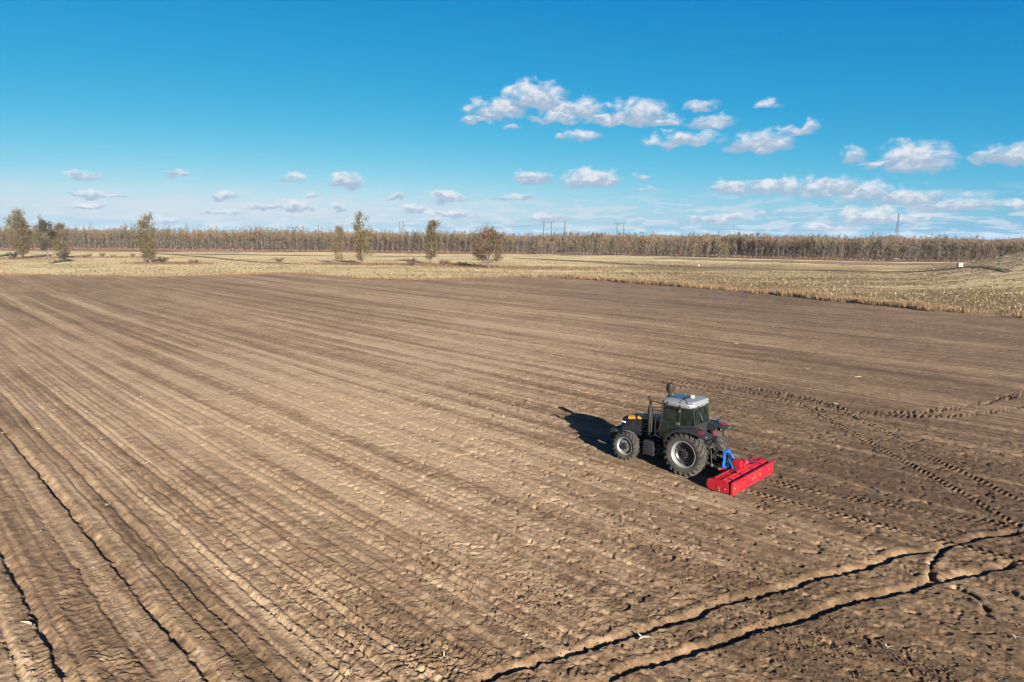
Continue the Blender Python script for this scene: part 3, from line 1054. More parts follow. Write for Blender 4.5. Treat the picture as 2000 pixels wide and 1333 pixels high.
def leaf_quads(P, size, rs, flat=0.0, aspect=1.0):
    """randomly turned quads at points P"""
    n = len(P)
    a = rs.normal(0, 1, (n, 3))
    a[:, 2] *= 1 + flat
    a /= np.linalg.norm(a, axis=1)[:, None]
    b = np.cross(a, rs.normal(0, 1, (n, 3)))
    b /= np.linalg.norm(b, axis=1)[:, None] + 1e-9
    sz = (size * rs.uniform(0.6, 1.4, n))[:, None]
    A, B = a * sz * aspect * 0.5, b * sz * 0.5
    V = np.stack([P - A, P + B * 0.9, P + A, P - B], 1).reshape(-1, 3)
    F = np.arange(n)[:, None] * 4 + np.array([[0, 1, 2, 3]])
    return V, F


def tree_meshes(seed, H, spread, kind, lean=0.0, first=0.22, nb=34, leaf_n=1500, leaf_s=0.28, up=0.9, trunk_r=0.26, top_bare=0.0, bark=None, fork=0, shape='oval', sub=5):
    """trunk with limbs and twigs (one wood mesh) and the leaf mass (one mesh)"""
    rs = np.random.default_rng(seed)
    w = Wood()
    tips = []
    stems = [(0.0, 0.0, H, trunk_r)]
    for f in range(fork):
        stems.append((rs.uniform(0.7, 1.3) * spread * 0.35 * (1 if f % 2 else -1), rs.uniform(-0.2, 0.2) * spread, H * rs.uniform(0.72, 0.9), trunk_r * 0.75))
    for (ox, oy, h, tr) in stems:
        m = 8
        t = np.linspace(0, 1, m)
        wob = rs.normal(0, 0.018 * h, (m, 2)).cumsum(0) * t[:, None]
        tp = np.stack([ox * t ** 0.7 + wob[:, 0] + lean * h * t, oy * t ** 0.7 + wob[:, 1], h * t], -1)
        w.tube(tp, tr * (1 - 0.9 * t) + 0.02, 6)
        for i in range(nb):
            q = first + (0.97 - first) * (i + rs.uniform(0, 1)) / nb
            p = np.array([np.interp(q, t, tp[:, j]) for j in range(3)])
            if shape == 'round':
                wd = math.sin(min(1.0, 0.25 + (q - first) / (1 - first) * 0.9) * math.pi) ** 0.5
            elif shape == 'column':
                wd = 0.45 + 0.6 * math.sin((q - first) / (1 - first) * math.pi) ** 0.7
            else:
                wd = (math.sin((0.12 + 0.86 * (q - first) / (1 - first)) * math.pi)) ** 0.8
            L = spread * wd * rs.uniform(0.55, 1.15)
            az = rs.uniform(0, 2 * math.pi)
            el = up * rs.uniform(0.5, 1.2) * (0.7 + 0.6 * q)
            k = 5
            tt = np.linspace(0, 1, k)
            rise = np.cumsum(np.sin(el * (0.6 + 0.7 * tt))) / k
            outw = np.cumsum(np.cos(el * (0.6 + 0.7 * tt))) / k
            rise -= rise[0]
            outw -= outw[0]
            bend = rs.normal(0, 0.05 * L, k).cumsum() * tt
            bp = p + np.stack([outw * L * math.cos(az) - bend * math.sin(az), outw * L * math.sin(az) + bend * math.cos(az), rise * L], -1)
            br = tr * 0.34 * (1 - 0.65 * q) * (0.6 + 0.6 * wd)
            w.tube(bp, br * (1 - 0.8 * tt) + 0.008, 4)
            for j in range(sub):
                s = rs.uniform(0.3, 1.0)
                b0 = np.array([np.interp(s, tt, bp[:, c]) for c in range(3)])
                a2 = az + rs.normal(0, 0.9)
                e2 = rs.normal(0.5 * up + 0.2, 0.45)
                l2 = L * rs.uniform(0.22, 0.5)
                b1 = b0 + 0.5 * l2 * np.array([math.cos(a2) * math.cos(e2), math.sin(a2) * math.cos(e2), math.sin(e2)])
                e3 = e2 + rs.normal(0.15, 0.3)
                b2 = b1 + 0.5 * l2 * np.array([math.cos(a2) * math.cos(e3), math.sin(a2) * math.cos(e3), math.sin(e3)])
                w.tube(np.stack([b0, b1, b2]), np.array([0.35, 0.22, 0.10]) * max(br, 0.04), 3)
                if rs.uniform() > top_bare * sstep(0.35, 0.75, q):
                    tips.append(b1)
                    tips.append(b2)
                    tips.append(b0 * 0.5 + b1 * 0.5)
    tips = np.array(tips)
    cl = rs.uniform(0.4, 1.0, len(tips)) ** 2
    pick = rs.choice(len(tips), leaf_n, p=cl / cl.sum())
    P = tips[pick] + rs.normal(0, 0.38, (leaf_n, 3)) * (spread / 5.0) ** 0.5
    P = P[P[:, 2] > 0.4]
    V, F = leaf_quads(P, leaf_s, rs)
    tint = np.clip(rs.normal(0.5, 0.22, len(P)) + 0.35 * (vn(P[:, 0] * 0.6 + seed, P[:, 2] * 0.6, 77) - 0.5), 0, 1)
    wm = w.mesh('trunk', bark or M_BARK)
    lm = raw_mesh('crown', V, F, LEAF[kind], attrs={'tint': ('FLOAT', np.repeat(tint, 4))})
    return wm, lm


def lone_tree(name, label, x, y, cat='tree', rz=0.0, **kw):
    wm, lm = tree_meshes(**kw)
    o = empty(name, (x, y, float(terrain(x, y))), rz)
    link('trunk', wm, o)
    link('crown', lm, o)
    return tag(o, label, cat, None)


lone_tree('broadleaf_tree', 'olive tree cut off by the left edge of the photo', -199.5, 270.1, seed=11, H=16, spread=5.5, kind='olive', nb=30, leaf_n=3000, leaf_s=0.42, first=0.12, up=0.9, fork=1, trunk_r=0.3)
lone_tree('broadleaf_tree', 'tall olive tree with a lopsided top, tallest of the clump at far left', -177.8, 256.1, seed=5, H=16.4, spread=5.4, kind='olive', nb=44, leaf_n=7000, leaf_s=0.32, first=0.08, up=1.0, fork=2, trunk_r=0.32, shape='column', lean=-0.01)
lone_tree('broadleaf_tree', 'bushy olive tree close behind the dark trunk at far left', -166.5, 262.0, seed=23, H=12.5, spread=5.4, kind='olive', nb=30, leaf_n=4800, leaf_s=0.32, first=0.05, up=0.8, fork=1, trunk_r=0.26)
lone_tree('bare_tree', 'half bare grey tree with a shadow stretching right across the stubble', -139.4, 212.2, seed=8, H=12.4, spread=4.6, kind='dark', nb=30, leaf_n=3600, leaf_s=0.28, first=0.3, up=1.0, trunk_r=0.22, shape='oval', bark=M_BARK)
lone_tree('poplar_tree', 'tall ragged poplar with two tops standing alone in the stubble', -113.2, 220.6, seed=31, H=14.2, spread=4.8, kind='olive', nb=44, leaf_n=5600, leaf_s=0.28, first=0.05, up=1.05, fork=1, trunk_r=0.27, shape='column', bark=M_BARK, top_bare=0.5)
lone_tree('sparse_tree', 'thin sparse brown tree left of the tallest poplar', -55.8, 226.6, seed=14, H=11.6, spread=3.9, kind='gold', nb=30, leaf_n=2400, leaf_s=0.25, first=0.08, up=1.0, trunk_r=0.19, shape='oval')
lone_tree('poplar_tree', 'tallest poplar with a bare grey top rising above the forest', -47.8, 223.9, seed=3, H=15.8, spread=4.7, kind='gold', nb=54, leaf_n=5600, leaf_s=0.27, first=0.08, up=1.0, trunk_r=0.28, shape='column', bark=M_BARK, top_bare=0.8)
lone_tree('poplar_tree', 'compact olive green poplar between the tallest poplar and the round bare tree', -26.8, 231.6, seed=44, H=12.8, spread=3.9, kind='olive', nb=44, leaf_n=6000, leaf_s=0.28, first=0.10, up=1.05, trunk_r=0.22, shape='column')
lone_tree('round_tree', 'round crowned brown tree with a short dark trunk at the stubble edge', -6.9, 205.5, seed=63, H=11.2, spread=7.4, kind='rust', nb=46, leaf_n=9500, leaf_s=0.28, first=0.12, up=0.75, trunk_r=0.30, shape='round', bark=M_BARK_DARK, sub=7)


def forest_variant(seed, H, kind, bark):
    """slender plantation tree: pale stem, high narrow crown of fine upright twigs"""
    rs = np.random.default_rng(seed)
    w = Wood()
    t = np.linspace(0, 1, 5)
    wob = rs.normal(0, 0.10, (5, 2)).cumsum(0) * t[:, None]
    tp = np.stack([wob[:, 0], wob[:, 1], H * t], -1)
    w.tube(tp, 0.10 * (1 - 0.75 * t) + 0.012, 4)
    P = []
    for i in range(9):
        q = rs.uniform(0.24, 0.9)
        p = np.array([np.interp(q, t, tp[:, j]) for j in range(3)])
        a = rs.uniform(0, 6.283)
        L = rs.uniform(0.9, 1.8) * (1.15 - 0.5 * q)
        e = p + np.array([math.cos(a) * L * 0.6, math.sin(a) * L * 0.6, L * 1.05])
        w.tube(np.stack([p, (p + e) / 2 + rs.normal(0, 0.08, 3), e]), np.array([0.05, 0.035, 0.015]), 3)
        P += [e, (p + e) / 2, p * 0.3 + e * 0.7]
    P = np.array(P)
    n = 140
    q = P[rs.integers(0, len(P), n)] + rs.normal(0, 1, (n, 3)) * np.array([0.5, 0.5, 0.75])
    low = rs.uniform(0, 1, n) < 0.14
    q[low, 2] = rs.uniform(0.15, 0.4, low.sum()) * H
    up = np.zeros((n, 3))
    up[:, 2] = 1
    a = up + rs.normal(0, 0.32, (n, 3))
    a /= np.linalg.norm(a, axis=1)[:, None]
    b = np.cross(a, rs.normal(0, 1, (n, 3)))
    b /= np.linalg.norm(b, axis=1)[:, None] + 1e-9
    A = a * (rs.uniform(0.35, 0.8, n))[:, None]
    B = b * (rs.uniform(0.05, 0.15, n))[:, None]
    V = np.stack([q - A, q + B, q + A, q - B], 1).reshape(-1, 3)
    F = np.arange(n)[:, None] * 4 + np.array([[0, 1, 2, 3]])
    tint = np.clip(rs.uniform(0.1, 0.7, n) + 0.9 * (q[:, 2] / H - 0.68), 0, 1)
    wm = w.mesh('trunk', bark, False)
    lm = raw_mesh('crown', V, F, LEAF[kind], attrs={'tint': ('FLOAT', np.repeat(tint, 4))})
    hi = (q[:, 2] > 0.52 * H) & (rs.uniform(0, 1, n) < 0.62)
    V2 = V.reshape(-1, 4, 3)[hi].reshape(-1, 3)
    return wm, lm, (np.concatenate(w.V), np.concatenate(w.F), V, F, np.repeat(tint, 4), V2, F[:int(hi.sum())], np.repeat(tint[hi], 4))


FV = []
for i, (k, bk) in enumerate([('rust', M_BARK_PALE), ('grey', M_BARK_PALE), ('rust', M_BARK), ('olive', M_BARK), ('grey', M_BARK_PALE), ('rust', M_BARK_PALE), ('dark', M_BARK_DARK), ('gold', M_BARK_PALE)]):
    FV.append((k,) + forest_variant(100 + i, 9.6, k, bk))
FOREST_LABEL = {
    'rust': ('slender rust brown tree in the front rows of the far forest', 'rust brown forest trees'),
    'grey': ('slender greyish bare tree in the front rows of the far forest', 'greyish forest trees'),
    'olive': ('slender olive tree in the front rows of the far forest', 'olive forest trees'),
    'dark': ('slender dark leaved tree in the front rows of the far forest', 'dark leaved forest trees'),
    'gold': ('slender yellowish tree in the front rows of the far forest', 'yellowish forest trees'),
}


def build_forest():
    L = front_point(0)[2]
    pts = []
    s = 0.0
    row = 0
    for row in range(17):
        s = rng.uniform(0, 3)
        while s < L:
            x, y, _ = front_point(s)
            base = math.hypot(x, y)
            off = row * 3.3 + rng.uniform(-1.6, 1.6)
            # the open corner right of the middle: the wood starts farther back there
            k = 1 + off / base
            px, py = x * k, y * k
            az = math.degrees(math.atan2(px, py))
            if -43 < az < 44:
                pts.append((off, px, py, az))
            s += rng.uniform(1.9, 3.9) * (1 + 0.03 * row)
    # scattered trees standing in front of the open corner
    for i in range(105):
        az = rng.uniform(2.0, 17.5)
        r0 = 330 + rng.uniform(0, 62) - 1.2 * max(0, az - 9)
        pts.append((-30 + rng.uniform(-1, 1), r0 * math.sin(R(az)), r0 * math.cos(R(az)), az))
    pts.sort()
    V, F, M, T = [], [], [], []
    nv = 0
    slots = {}
    mats = []
    n_ind = 0
    for j, (off, x, y, az) in enumerate(pts):
        clump = float(vn(np.array([x / 14.0]), np.array([y / 14.0]), 33)[0])
        r = rng.uniform(0, 1)
        w = np.array([1.2, 1, 1.0, 0.35, 1, 1.2, 0.16, 0.22])
        if az > 3:
            w *= np.array([0.7, 1.0, 0.8, 1.0, 0.9, 0.7, 1.0, 1.0])
        if clump > 0.62:
            w[3] *= 4
            w[6] *= 3
        vi = int(rng.choice(len(FV), p=w / w.sum()))
        kind, wm, lm, raw = FV[vi]
        hs = (1.16 - 0.17 * sstep(-25, 25, az) - 0.06 * sstep(20, 34, az)) * rng.uniform(0.78, 1.08) * (1 + 0.30 * (clump - 0.5))
        if rng.uniform() < 0.03:
            hs *= 1.12
        if off < -5:
            hs *= rng.uniform(0.62, 0.95)
        ws = rng.uniform(0.9, 1.35)
        rz = rng.uniform(0, 6.283)
        z = float(terrain(x, y))
        if n_ind < 300:
            lab, grp = FOREST_LABEL[kind]
            o = empty('forest_tree', (x, y, z), rz)
            o.scale = (ws, ws, hs)
            tag(o, lab, 'tree', grp)
            link('trunk', wm, o)
            link('crown', lm, o)
            n_ind += 1
            continue
        c, s_ = math.cos(rz), math.sin(rz)
        lots = [(('w', vi), raw[0], raw[1], None), (('l', vi), raw[2], raw[3], raw[4])] if off < 12 else [(('l', vi), raw[5], raw[6], raw[7])]
        for key, vv, ff, tt in lots:
            q = np.stack([(vv[:, 0] * c - vv[:, 1] * s_) * ws + x, (vv[:, 0] * s_ + vv[:, 1] * c) * ws + y, vv[:, 2] * hs + z], -1)
            m = (wm if key[0] == 'w' else lm).materials[0]
            if m.name not in slots:
                slots[m.name] = len(mats)
                mats.append(m)
            V.append(q)
            F.append(ff + nv)
            M.append(np.full(len(ff), slots[m.name]))
            T.append(tt if tt is not None else np.zeros(len(q)))
            nv += len(q)
    me = raw_mesh('forest', np.concatenate(V), np.concatenate(F), mats, attrs={'tint': ('FLOAT', np.concatenate(T))}, mi=np.concatenate(M))
    tag(link('forest', me), kind='stuff')
    print('forest trees', len(pts), 'tris', 2 * sum(len(f) for f in F))


build_forest()


def build_far_woods():
    """woods along the horizon, more than a kilometre off: one ragged mass"""
    n = 9000
    a = rng.uniform(-42, 42, n)
    r = rng.uniform(900, 1500, n)
    a = np.radians(a)
    h = rng.uniform(6, 11, n) * (0.8 + 0.5 * vn(np.degrees(a) * 0.5, a * 0, 35))
    x, y = r * np.sin(a), r * np.cos(a)
    P = np.stack([x, y, h * 0.55], -1)
    V = []
    d = np.stack([np.cos(a), -np.sin(a), a * 0], -1)
    w = rng.uniform(3, 7, n)[:, None]
    up = np.array([[0, 0, 1.0]])
    V = np.stack([P - d * w * 0.8 - up * (h * 0.55)[:, None], P + d * w * 0.8 - up * (h * 0.55)[:, None], P + d * w, P + up * (h * 0.45)[:, None], P - d * w], 1).reshape(-1, 3)
    F = np.arange(n)[:, None] * 5 + np.array([[0, 1, 2, 3, 4]])
    me = raw_mesh('far_woods', V, F, LEAF['grey'], attrs={'tint': ('FLOAT', np.repeat(rng.uniform(0, 1, n), 5))})
    tag(link('far_woods', me), kind='stuff')


build_far_woods()


def shrub_mesh(seed, h, w, kind):
    rs = np.random.default_rng(seed)
    wd = Wood()
    P = []
    for i in range(16):
        a = rs.uniform(0, 6.283)
        L = rs.uniform(0.6, 1.0)
        e = np.array([math.cos(a) * w * 0.5 * rs.uniform(0.3, 1), math.sin(a) * w * 0.5 * rs.uniform(0.3, 1), h * L])
        wd.tube(np.stack([e * 0.0 + rs.normal(0, 0.08, 3) * [1, 1, 0], e * 0.5 + rs.normal(0, 0.1, 3), e]), np.array([0.03, 0.02, 0.008]), 3)
        P += [e, e * 0.75, e * 0.5]
    P = np.array(P)[rs.integers(0, 48, 260)] + rs.normal(0, 0.16, (260, 3))
    P[:, 2] = np.abs(P[:, 2])
    V, F = leaf_quads(P, 0.24, rs)
    return wd.mesh('stems', M_BARK_DARK), raw_mesh('foliage', V, F, kind, attrs={'tint': ('FLOAT', np.repeat(rs.uniform(0, 1, 260), 4))})


SHRUB = [shrub_mesh(1, 1.5, 2.4, M_BRUSH), shrub_mesh(2, 1.1, 3.0, M_BRUSH), shrub_mesh(3, 1.4, 2.6, LEAF['dark'])]
for i, (x, y, k, sc, lab, grp) in enumerate([
        (-164, 271.2, 1, 1.0, 'low brown shrub in the row crossing the stubble left of the two topped poplar', 'brown shrubs in a row'), (-166, 277.2, 0, 0.9, 'low brown shrub in the row crossing the stubble left of the two topped poplar', 'brown shrubs in a row'),
        (-161.2, 277.6, 0, 1.1, 'low brown shrub in the row crossing the stubble left of the two topped poplar', 'brown shrubs in a row'), (-157.4, 278.1, 1, 0.8, 'low brown shrub in the row crossing the stubble left of the two topped poplar', 'brown shrubs in a row'),
        (-150.5, 279.9, 0, 0.9, 'low brown shrub in the row crossing the stubble left of the two topped poplar', 'brown shrubs in a row'), (-145.6, 280.7, 1, 1.0, 'low brown shrub in the row crossing the stubble left of the two topped poplar', 'brown shrubs in a row'),
        (-109.6, 221.0, 2, 1.4, 'dark bush at the foot of the two topped poplar', None), (-100.7, 222.7, 1, 1.2, 'flat rusty bush right of the two topped poplar', None),
        (-80.5, 243.9, 1, 1.3, 'heap like straw brown shrub alone on the stubble left of the thin sparse tree', None),
        (-31.2, 217.9, 0, 1.6, 'rusty bush left below the compact olive poplar', None), (-21.7, 222.4, 1, 1.5, 'dark rusty bush right below the compact olive poplar', None), (-15.6, 216.3, 1, 1.2, 'low rusty bush left of the round crowned tree', None),
        (-176.6, 249.4, 2, 1.7, 'dark bush under the tallest tree of the clump at far left', None), (-187, 252.8, 2, 1.6, 'dark bush near the left edge under the olive trees', None), (-158.1, 248.4, 2, 1.7, 'dark bush right of the half bare tree trunk at far left', None)]):
    o = empty('shrub', (x, y, float(terrain(x, y))), rng.uniform(0, 6))
    o.scale = (sc, sc, sc)
    tag(o, lab, 'shrub', grp)
    link('stems', SHRUB[k][0], o)
    link('foliage', SHRUB[k][1], o)

# ------------------------------------------------------------------ hard surface helper


class B:
    def __init__(s):
        s.bm = bmesh.new()

    def _add(s, verts, faces, mi=0, smooth=False):
        vs = [s.bm.verts.new(v) for v in verts]
        out = []
        for f in faces:
            try:
                q = s.bm.faces.new([vs[i] for i in f])
                q.material_index = mi
                q.smooth = smooth
                out.append(q)
            except ValueError:
                pass
        return vs, out

    def box(s, c, d, bevel=0.0, rot=None, mi=0, taper=None):
        x, y, z = d[0] / 2, d[1] / 2, d[2] / 2
        tx, ty = taper or (1, 1)
        P = [Vector(p) for p in ((-x, -y, -z), (x, -y, -z), (x, y, -z), (-x, y, -z), (-x * tx, -y * ty, z), (x * tx, -y * ty, z), (x * tx, y * ty, z), (-x * tx, y * ty, z))]
        if rot is not None:
            P = [rot @ p for p in P]
        P = [p + Vector(c) for p in P]
        vs, fs = s._add(P, [(0, 3, 2, 1), (4, 5, 6, 7), (0, 1, 5, 4), (1, 2, 6, 5), (2, 3, 7, 6), (3, 0, 4, 7)], mi)
        if bevel:
            es = list({e for f in fs for e in f.edges})
            r = bmesh.ops.bevel(s.bm, geom=es, offset=bevel, segments=2, profile=0.6, affect='EDGES')
            for f in r['faces']:
                f.material_index = mi
                f.smooth = True
        return s

    def bar(s, p0, p1, w, h=None, mi=0, bevel=0.0):
        p0, p1 = Vector(p0), Vector(p1)
        d = p1 - p0
        q = d.to_track_quat('X', 'Z').to_matrix()
        return s.box((p0 + p1) / 2, (d.length, w, h or w), bevel, q, mi)

    def prism(s, pts, y0, y1, mi=0, bevel=0.0):
        """pts in the x-z plane, extruded along y"""
        n = len(pts)
        V = [(p[0], y0, p[1]) for p in pts] + [(p[0], y1, p[1]) for p in pts]
        F = [tuple(range(n)), tuple(range(2 * n - 1, n - 1, -1))] + [(i, i + n, (i + 1) % n + n, (i + 1) % n) for i in range(n)]
        vs, fs = s._add(V, F, mi)
        bmesh.ops.recalc_face_normals(s.bm, faces=fs)
        if bevel:
            es = list({e for f in fs for e in f.edges})
            r = bmesh.ops.bevel(s.bm, geom=es, offset=bevel, segments=2, profile=0.6, affect='EDGES')
            for f in r['faces']:
                f.material_index = mi
        return s

    def tube(s, pts, rad, k=8, mi=0, cap=True):
        P = [Vector(p) for p in pts]
        if isinstance(rad, (int, float)):
            rad = [rad] * len(P)
        rings = []
        a = None
        for i, p in enumerate(P):
            d = (P[min(i + 1, len(P) - 1)] - P[max(i - 1, 0)]).normalized()
            if a is None:
                a = d.orthogonal().normalized()
            else:
                a = (a - d * a.dot(d)).normalized()
            b = d.cross(a)
            rings.append([s.bm.verts.new(p + (a * math.cos(t) + b * math.sin(t)) * rad[i]) for t in (2 * math.pi * j / k for j in range(k))])
        for r0, r1 in zip(rings[:-1], rings[1:]):
            for j in range(k):
                f = s.bm.faces.new((r0[j], r0[(j + 1) % k], r1[(j + 1) % k], r1[j]))
                f.material_index = mi
                f.smooth = True
        if cap:
            for r in (list(reversed(rings[0])), rings[-1]):
                f = s.bm.faces.new(r)
                f.material_index = mi
        return s

    def lathe(s, prof, seg=40, c=(0, 0, 0), axis='y', mi=0, closed=False, smooth=True):
        """prof: (along axis, radius)"""
        rings = []
        for (h, r) in prof:
            ring = []
            for j in range(seg):
                t = 2 * math.pi * j / seg
                u, v = r * math.cos(t), r * math.sin(t)
                p = (u, h, v) if axis == 'y' else ((u, v, h) if axis == 'z' else (h, u, v))
                ring.append(s.bm.verts.new(Vector(p) + Vector(c)))
            rings.append(ring)
        pr = list(zip(rings[:-1], rings[1:])) + ([(rings[-1], rings[0])] if closed else [])
        fs = []
        for r0, r1 in pr:
            for j in range(seg):
                f = s.bm.faces.new((r0[j], r1[j], r1[(j + 1) % seg], r0[(j + 1) % seg]))
                f.material_index = mi
                f.smooth = smooth
                fs.append(f)
        return s

    def loft(s, secs, mi=0, smooth=True, caps=True):
        """secs: list of rings (lists of points, same count)"""
        rings = [[s.bm.verts.new(p) for p in r] for r in secs]
        n = len(rings[0])
        fs = []
        for r0, r1 in zip(rings[:-1], rings[1:]):
            for j in range(n):
                f = s.bm.faces.new((r0[j], r0[(j + 1) % n], r1[(j + 1) % n], r1[j]))
                f.material_index = mi
                f.smooth = smooth
                fs.append(f)
        if caps:
            for r in (rings[0], rings[-1]):
                f = s.bm.faces.new(r)
                f.material_index = mi
                fs.append(f)
        bmesh.ops.recalc_face_normals(s.bm, faces=fs)
        return s

    def sheet(s, quad, th=0.01, mi=0, sub=None):
        """a pane or plate: 3-n corner points, thickened"""
        P = [Vector(p) for p in quad]
        n = (P[1] - P[0]).cross(P[2] - P[0]).normalized() * (th / 2)
        k = len(P)
        V = [p - n for p in P] + [p + n for p in P]
        F = [tuple(range(k - 1, -1, -1)), tuple(range(k, 2 * k))] + [(i, (i + 1) % k, (i + 1) % k + k, i + k) for i in range(k)]
        vs, fs = s._add(V, F, mi)
        bmesh.ops.recalc_face_normals(s.bm, faces=fs)
        return s

    def build(s, name, mats, parent=None, loc=None, sharp=40):
        me = bpy.data.meshes.new(name)
        s.bm.to_mesh(me)
        s.bm.free()
        for m in (mats if isinstance(mats, (list, tuple)) else [mats]):
            me.materials.append(m)
        try:
            me.set_sharp_from_angle(angle=R(sharp))
        except Exception:
            pass
        o = link(name, me, parent)
        if loc is not None:
            o.location = loc
        return o


def rrect(z, x0, x1, hw, r, k=4):
    """rounded rectangle ring at height z"""
    pts = []
    for (cx, cy, a0) in ((x1 - r, hw - r, 0), (x0 + r, hw - r, 90), (x0 + r, -hw + r, 180), (x1 - r, -hw + r, 270)):
        for i in range(k + 1):
            a = R(a0 + 90 * i / k)
            pts.append((cx + r * math.cos(a), cy + r * math.sin(a), z))
    return pts


M_BLACK = mat('black_paint', (0.009, 0.010, 0.013), 0.45, var=0.2, dust=0.08, coat=0.08, spec=0.3)
M_NAVY = mat('navy_black_paint', (0.009, 0.012, 0.020), 0.62, var=0.2, dust=0.14, coat=0.0, spec=0.05)
M_FRAME = mat('dark_metal', (0.010, 0.010, 0.0105), 0.65, var=0.3, dust=0.04, spec=0.15)
M_RUBBER = mat('tyre_rubber', (0.019, 0.019, 0.0185), 0.85, var=0.3, vscale=9, bump=0.2, dust=0.3, spec=0.2)
M_SILVER = mat('silver_rim_paint', (0.155, 0.16, 0.165), 0.42, metal=0.3, var=0.08, dust=0.2)
M_ROOF = mat('grey_white_roof_paint', (0.108, 0.117, 0.123), 0.5, var=0.05, dust=0.15, coat=0.3)
M_YELLOW = mat('yellow_decal', (0.36, 0.165, 0.006), 0.4, var=0.08, dust=0.15)
M_RED = mat('red_paint', (0.185, 0.0015, 0.009), 0.5, var=0.25, dust=0.20, coat=0.0, spec=0.22)
M_BLUE = mat('blue_paint', (0.006, 0.070, 0.27), 0.4, var=0.12, dust=0.15)
M_SOLAR = mat('roof_hatch_blue', (0.010, 0.026, 0.060), 0.25, var=0.1)
M_WHITE = mat('white_plastic', (0.34, 0.34, 0.33), 0.4, var=0.05)
M_LAMP = mat('lamp_glass', (0.40, 0.42, 0.44), 0.12, var=0.05)
M_TAIL = mat('red_lamp_glass', (0.075, 0.007, 0.005), 0.12, var=0.1, coat=0.6)
M_STEEL = mat('bare_steel', (0.30, 0.29, 0.27), 0.35, metal=0.8, var=0.2, dust=0.2)
M_SEAT = mat('seat_cloth', (0.02, 0.02, 0.022), 0.9, var=0.2)
M_HYD = mat('worn_red_paint', (0.08, 0.012, 0.018), 0.5, var=0.2, dust=0.3)
M_BOLT = mat('brass_bolt', (0.42, 0.28, 0.12), 0.35, metal=0.5, var=0.1)


def glass_material():
    m = bpy.data.materials.new('tinted_cab_glass')
    m.use_nodes = True
    t = m.node_tree
    t.nodes.remove(t.nodes['Principled BSDF'])
    tr = t.nodes.new('ShaderNodeBsdfTransparent')
    tr.inputs[0].default_value = (0.26, 0.46, 0.45, 1)
    gl = t.nodes.new('ShaderNodeBsdfGlossy')
    gl.inputs['Roughness'].default_value = 0.03
    gl.inputs[0].default_value = (0.9, 1.0, 0.97, 1)
    fr = t.nodes.new('ShaderNodeFresnel')
    fr.inputs[0].default_value = 1.55
    mx = t.nodes.new('ShaderNodeMixShader')
    t.links.new(fr.outputs[0], mx.inputs[0])
    t.links.new(tr.outputs[0], mx.inputs[1])
    t.links.new(gl.outputs[0], mx.inputs[2])
    # a film of soil dust on the pane
    c = t.nodes.new('ShaderNodeTexCoord')
    mp = t.nodes.new('ShaderNodeMapping')
    mp.inputs['Scale'].default_value = (3.5, 3.5, 1.2)
    t.links.new(c.outputs['Object'], mp.inputs['Vector'])
    n = t.nodes.new('ShaderNodeTexNoise')
    n.inputs['Scale'].default_value = 2
    n.inputs['Detail'].default_value = 6
    t.links.new(mp.outputs[0], n.inputs['Vector'])
    mr = t.nodes.new('ShaderNodeMapRange')
    mr.inputs[1].default_value = 0.40
    mr.inputs[2].default_value = 0.80
    mr.inputs[4].default_value = 0.13
    t.links.new(n.outputs['Fac'], mr.inputs[0])
    df = t.nodes.new('ShaderNodeBsdfDiffuse')
    df.inputs[0].default_value = (0.055, 0.085, 0.088, 1)
    m2 = t.nodes.new('ShaderNodeMixShader')
    t.links.new(mr.outputs[0], m2.inputs[0])
    t.links.new(mx.outputs[0], m2.inputs[1])
    t.links.new(df.outputs[0], m2.inputs[2])
    t.links.new(m2.outputs[0], t.nodes['Material Output'].inputs[0])
    return m


M_GLASS = glass_material()


